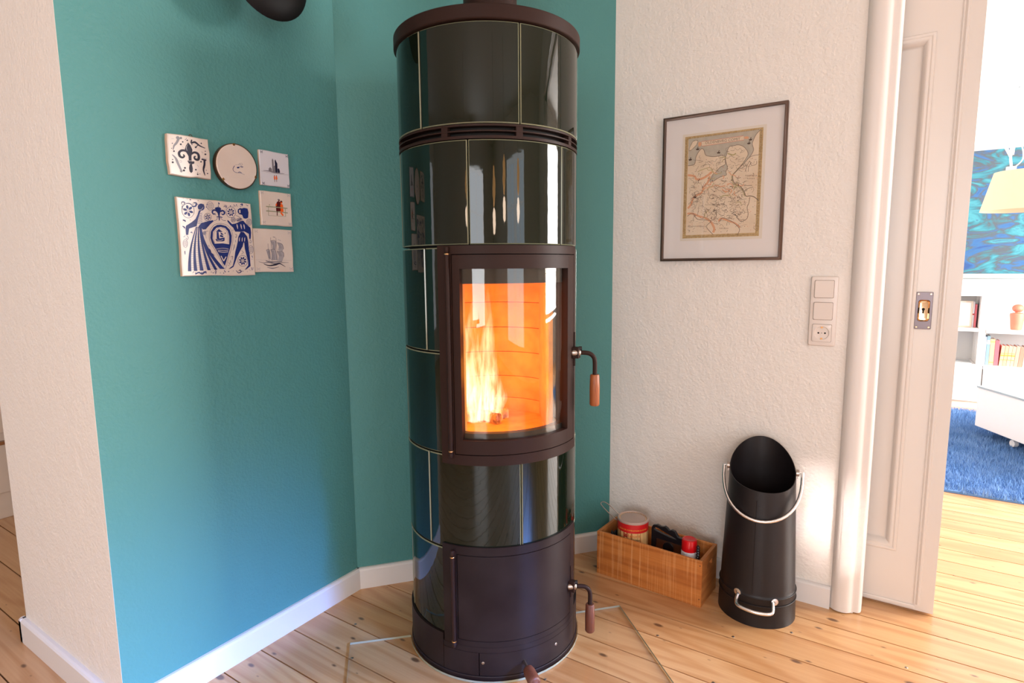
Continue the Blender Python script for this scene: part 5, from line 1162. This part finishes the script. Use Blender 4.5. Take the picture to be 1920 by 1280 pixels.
# framed photo, white and red books upper left niche
fr = empty('photo_frame', 'white photo frame leaning in the upper left niche of the far shelf', 'picture', (.455, 5.90, .6405))
bm = bmesh.new(); frame_sweep(bm, -.09, .09, 0, .21, [(0, 0), (0, .015), (.010, .015), (.012, .008)], 0); obj('frame', bm, mat('pale_wood_frame', (.75, .62, .5), .4), fr)
obj('print', BX(-.08, .08, -.006, .0, .010, .20), M['far_white'], fr)
def book(x, y0_, z, w, h, d, col, label, lean=0, bands=None, group='books on the far shelf'):
    b = empty('book', label, 'book', (x, y0_, z)); b.rotation_euler = (0, lean, 0); b['group'] = group
    mm = mat('book_cloth', col, .6)
    bm = bmesh.new(); box(bm, 0, w, 0, .004, 0, h); box(bm, 0, .0022, .004, d, 0, h); box(bm, w - .0022, w, .004, d, 0, h); obj('cover', bm, mm, b, bevel=.0008)
    obj('pages', BX(.0024, w - .0024, .0045, d - .003, .003, h - .003), M['mat_board'], b)
    if bands:
        bm = bmesh.new()
        for zz, t in bands[1]: box(bm, .0005, w - .0005, -.0006, .0001, h * zz, h * zz + t)
        obj('spine_band', bm, M[bands[0]], b)
    return b
book(.527, 5.90, .6405, .030, .205, .14, srgb(235, 232, 240), 'tall white book with blue marks beside the red one in the upper left niche', bands=('red_print', [(.48, .012)]))
book(.559, 5.90, .6405, .014, .185, .14, srgb(215, 110, 120), 'thin pinkish red book in the upper left niche of the far shelf')
xx = .634; z0_ = .3525
row = [(.010, .225, (140, 150, 170), 'thin slate grey book at the left end of the lower row'), (.020, .232, (120, 150, 160), 'tall grey green book, second in the lower row', ('far_white', [(.72, .03)])), (.028, .208, (235, 170, 130), 'wide orange tan book in the lower row', ('yellow_print', [(.88, .006), (.1, .006)])), (.027, .198, (215, 95, 105), 'bright red cloth book in the lower row'),
    (.021, .160, (232, 165, 135), 'first of the small orange banded volumes, next to the red book', 1), (.021, .160, (228, 155, 125), 'second of the small orange banded volumes', 1), (.021, .161, (232, 168, 138), 'third of the small orange banded volumes', 1), (.020, .159, (226, 160, 135), 'fourth of the small orange banded volumes', 1),
    (.023, .162, (200, 150, 130), 'first tan brown volume right of the banded ones'), (.024, .158, (175, 125, 105), 'darker brown volume in the lower row'), (.024, .160, (225, 175, 150), 'pale tan volume right of the darker brown one'), (.022, .156, (235, 185, 150), 'pale orange volume right of the two tan ones'), (.024, .158, (205, 155, 135), 'dull rose volume beyond the pale orange one'), (.023, .157, (180, 130, 110), 'dark tan volume third from the right end of the row'), (.025, .160, (225, 180, 155), 'light sand coloured volume second from the right end of the row'), (.024, .155, (190, 120, 105), 'reddish brown volume at the right end of the lower row')]
for k, rw in enumerate(row):
    w, h, c, lb = rw[:4]; bd = rw[4] if len(rw) > 4 else None
    if bd == 1: bd = ('orange_print', [(.30, .004), (.5, .010), (.62, .004)])
    book(xx, 5.83, z0_, w, h, .13, srgb(*c), lb, lean=.0 if k < 4 else .06, bands=bd); xx += w + .0015 + (.0035 if k == 3 else 0)
# magazine on the low left shelf
mg = tag(obj('magazine', BX(.30, .56, 5.80, 6.0, .3565, .364), mat('grey_cover', (.45, .47, .48), .4), bevel=.001), 'thin grey magazine lying on the lower left board of the far shelf', 'magazine')
# coral red figurine, plain stand in
fg = empty('figurine', 'plain coral red figurine standing on the shelf above the row of books', 'figurine', (.815, 5.86, .6385))
red = mat('coral_red_plastic', srgb(250, 120, 95), .5)
bm = bmesh.new(); lathe(bm, [(0, 0), (.030, 0), (.034, .004), (.036, .02), (.046, .115), (.044, .125), (.016, .132), (.014, .140)], 28); obj('body', bm, red, fg, smooth=.6)
bm = bmesh.new(); bmesh.ops.create_uvsphere(bm, u_segments=24, v_segments=14, radius=.036)
for v in bm.verts: v.co = Vector((v.co.x, v.co.y, v.co.z * .85 + .165))
obj('head', bm, red, fg, smooth=2.0)
# painting
pt = empty('sea_painting', 'large blue and turquoise abstract wave painting in a pale frame in the next room', 'painting', (.75, NORTH, 1.55))
bm = bmesh.new(); frame_sweep(bm, -1.15, 1.15, -.53, .545, [(0, .001), (0, .030), (.012, .034), (.03, .030), (.042, .024), (.045, .014)], 0); obj('frame', bm, mat('pale_grey_frame', (.27, .31, .32), .4), pt)
pm = bpy.data.materials.new('wave_paint'); pm.use_nodes = True; nt = pm.node_tree; N = nt.nodes; L = nt.links
tc = N.new('ShaderNodeTexCoord'); mp = N.new('ShaderNodeMapping'); mp.inputs['Scale'].default_value = (1.7, 1, 4.2); mp.inputs['Rotation'].default_value = (0, .35, 0)
nz = N.new('ShaderNodeTexNoise'); nz.inputs['Scale'].default_value = 1.6; nz.inputs['Detail'].default_value = 5; nz.inputs['Distortion'].default_value = 2.4
cr = N.new('ShaderNodeValToRGB'); e = cr.color_ramp.elements; e[0].position = .28; e[0].color = (.006, .045, .17, 1); e[1].position = .80; e[1].color = (.24, .40, .44, 1)
for p_, c_ in ((.40, (.012, .09, .24)), (.48, (.05, .06, .07)), (.54, (.012, .13, .18)), (.62, (.035, .22, .27)), (.68, (.02, .08, .16))): ne = e.new(p_); ne.color = (*c_, 1)
L.new(tc.outputs['Object'], mp.inputs[0]); L.new(mp.outputs[0], nz.inputs['Vector']); L.new(nz.outputs['Fac'], cr.inputs[0]); L.new(cr.outputs[0], N['Principled BSDF'].inputs['Base Color']); N['Principled BSDF'].inputs['Roughness'].default_value = .4
obj('canvas', BX(-1.12, 1.12, -.016, -.003, -.50, .515), pm, pt)
# adjustable lamp with fabric shade
ly = 3.2
fl_ = empty('arm_lamp', 'white adjustable lamp with a glowing cream fabric shade in the next room', 'lamp', (.43, ly, 0))
shade_m = mat('lit_cream_fabric', (.55, .45, .33), .8, emit=((1.0, .86, .62), .30))
bm = bmesh.new(); pr = [(.143, 1.365), (.106, 1.522), (.103, 1.522), (.140, 1.366)]; lathe(bm, pr, 56, close=True); lathe(bm, [(.103, 1.520), (.02, 1.520), (0, 1.520)], 56); obj('lamp_shade', bm, shade_m, fl_, smooth=.6)
A0 = Vector((-.052, 0, 1.522)); wm = M['far_white']
bm = bmesh.new(); tube(bm, [A0 + Vector((0, 0, -.005)), A0 + Vector((0, 0, .022))], .017, 16); obj('socket_cup', bm, wm, fl_, smooth=.6)
bm = bmesh.new(); tube(bm, [A0 + Vector((0, 0, .02)), A0 + Vector((-.006, 0, .065))], .0045, 8); tube(bm, [A0 + Vector((-.006, 0, .065)), A0 + Vector((-.032, -.01, .118))], [.005, .0065], 10); obj('tilt_handle', bm, wm, fl_, smooth=.6)
bm = bmesh.new(); tube(bm, [A0 + Vector((-.006, 0, .065)), A0 + Vector((.008, 0, .34))], .0055, 10); tube(bm, [A0 + Vector((.002, 0, .07)), A0 + Vector((.014, 0, .34))], .003, 8); obj('arm', bm, wm, fl_, smooth=.6)
bm = bmesh.new(); tube(bm, smooth_path([A0 + Vector((.012, 0, .02)), A0 + Vector((.034, 0, .05)), A0 + Vector((.028, 0, .10)), A0 + Vector((.008, 0, .14))], 5), .0022, 8); obj('cable', bm, wm, fl_, smooth=.6)
bm = bmesh.new(); tube(bm, [A0 + Vector((.008, -.012, .345)), A0 + Vector((.008, .012, .345))], .012, 16); tube(bm, [A0 + Vector((.010, 0, .345)), A0 + Vector((.62, .12, .66))], .0055, 10); tube(bm, [A0 + Vector((.62, .12, .66)), A0 + Vector((.68, .12, -1.50))], .011, 12); obj('stand', bm, M['chrome'], fl_, smooth=.6)
bm = bmesh.new(); c_ = A0 + Vector((.68, .12, 0)); lathe(bm, [(0, 0), (.15, 0), (.15, .012), (.14, .016), (0, .016)], 40, c=(c_.x, c_.y, .0)); obj('base', bm, wm, fl_, smooth=.6)

# ------------------------------------------------------------------ pendant lamps of the room behind the viewpoint (seen reflected in the tiles)
pend_m = mat('glowing_amber_shade', (.8, .5, .25), .5, emit=((1.0, .50, .18), 5.0))
names = ['over the left end of the dining area', 'second from the left in the dining area', 'third from the left in the dining area', 'nearest the window wall']
for (az, Dm, z), nm in zip(((-83, 3.3, 1.78), (-49, 3.0, 1.72), (-37, 3.0, 1.80), (-20, 3.1, 1.80)), names):
    p = Vector((SC[0] + Dm * math.cos(az * D2R), SC[1] + Dm * math.sin(az * D2R), z))
    pd = empty('pendant_lamp', 'amber glowing pendant lamp ' + nm, 'lamp', p, group='amber pendant lamps')
    bm = bmesh.new(); lathe(bm, [(0, .14), (.03, .135), (.075, .06), (.085, 0), (.075, -.06), (.03, -.13), (0, -.135)], 24); obj('lamp_shade', bm, pend_m, pd, smooth=.9)
    pl_ = bpy.data.lights.new('pendant_light', 'POINT'); pl_.energy = 7.5; pl_.color = (1.0, .74, .54); pl_.shadow_soft_size = .09
    po = bpy.data.objects.new('pendant_light', pl_); COL.objects.link(po); po.location = p + Vector((0, 0, -.24))
    bm = bmesh.new(); tube(bm, [(0, 0, .14), (0, 0, CEIL - z - .001)], .003, 6); obj('cord', bm, M['black_lamp'], pd)
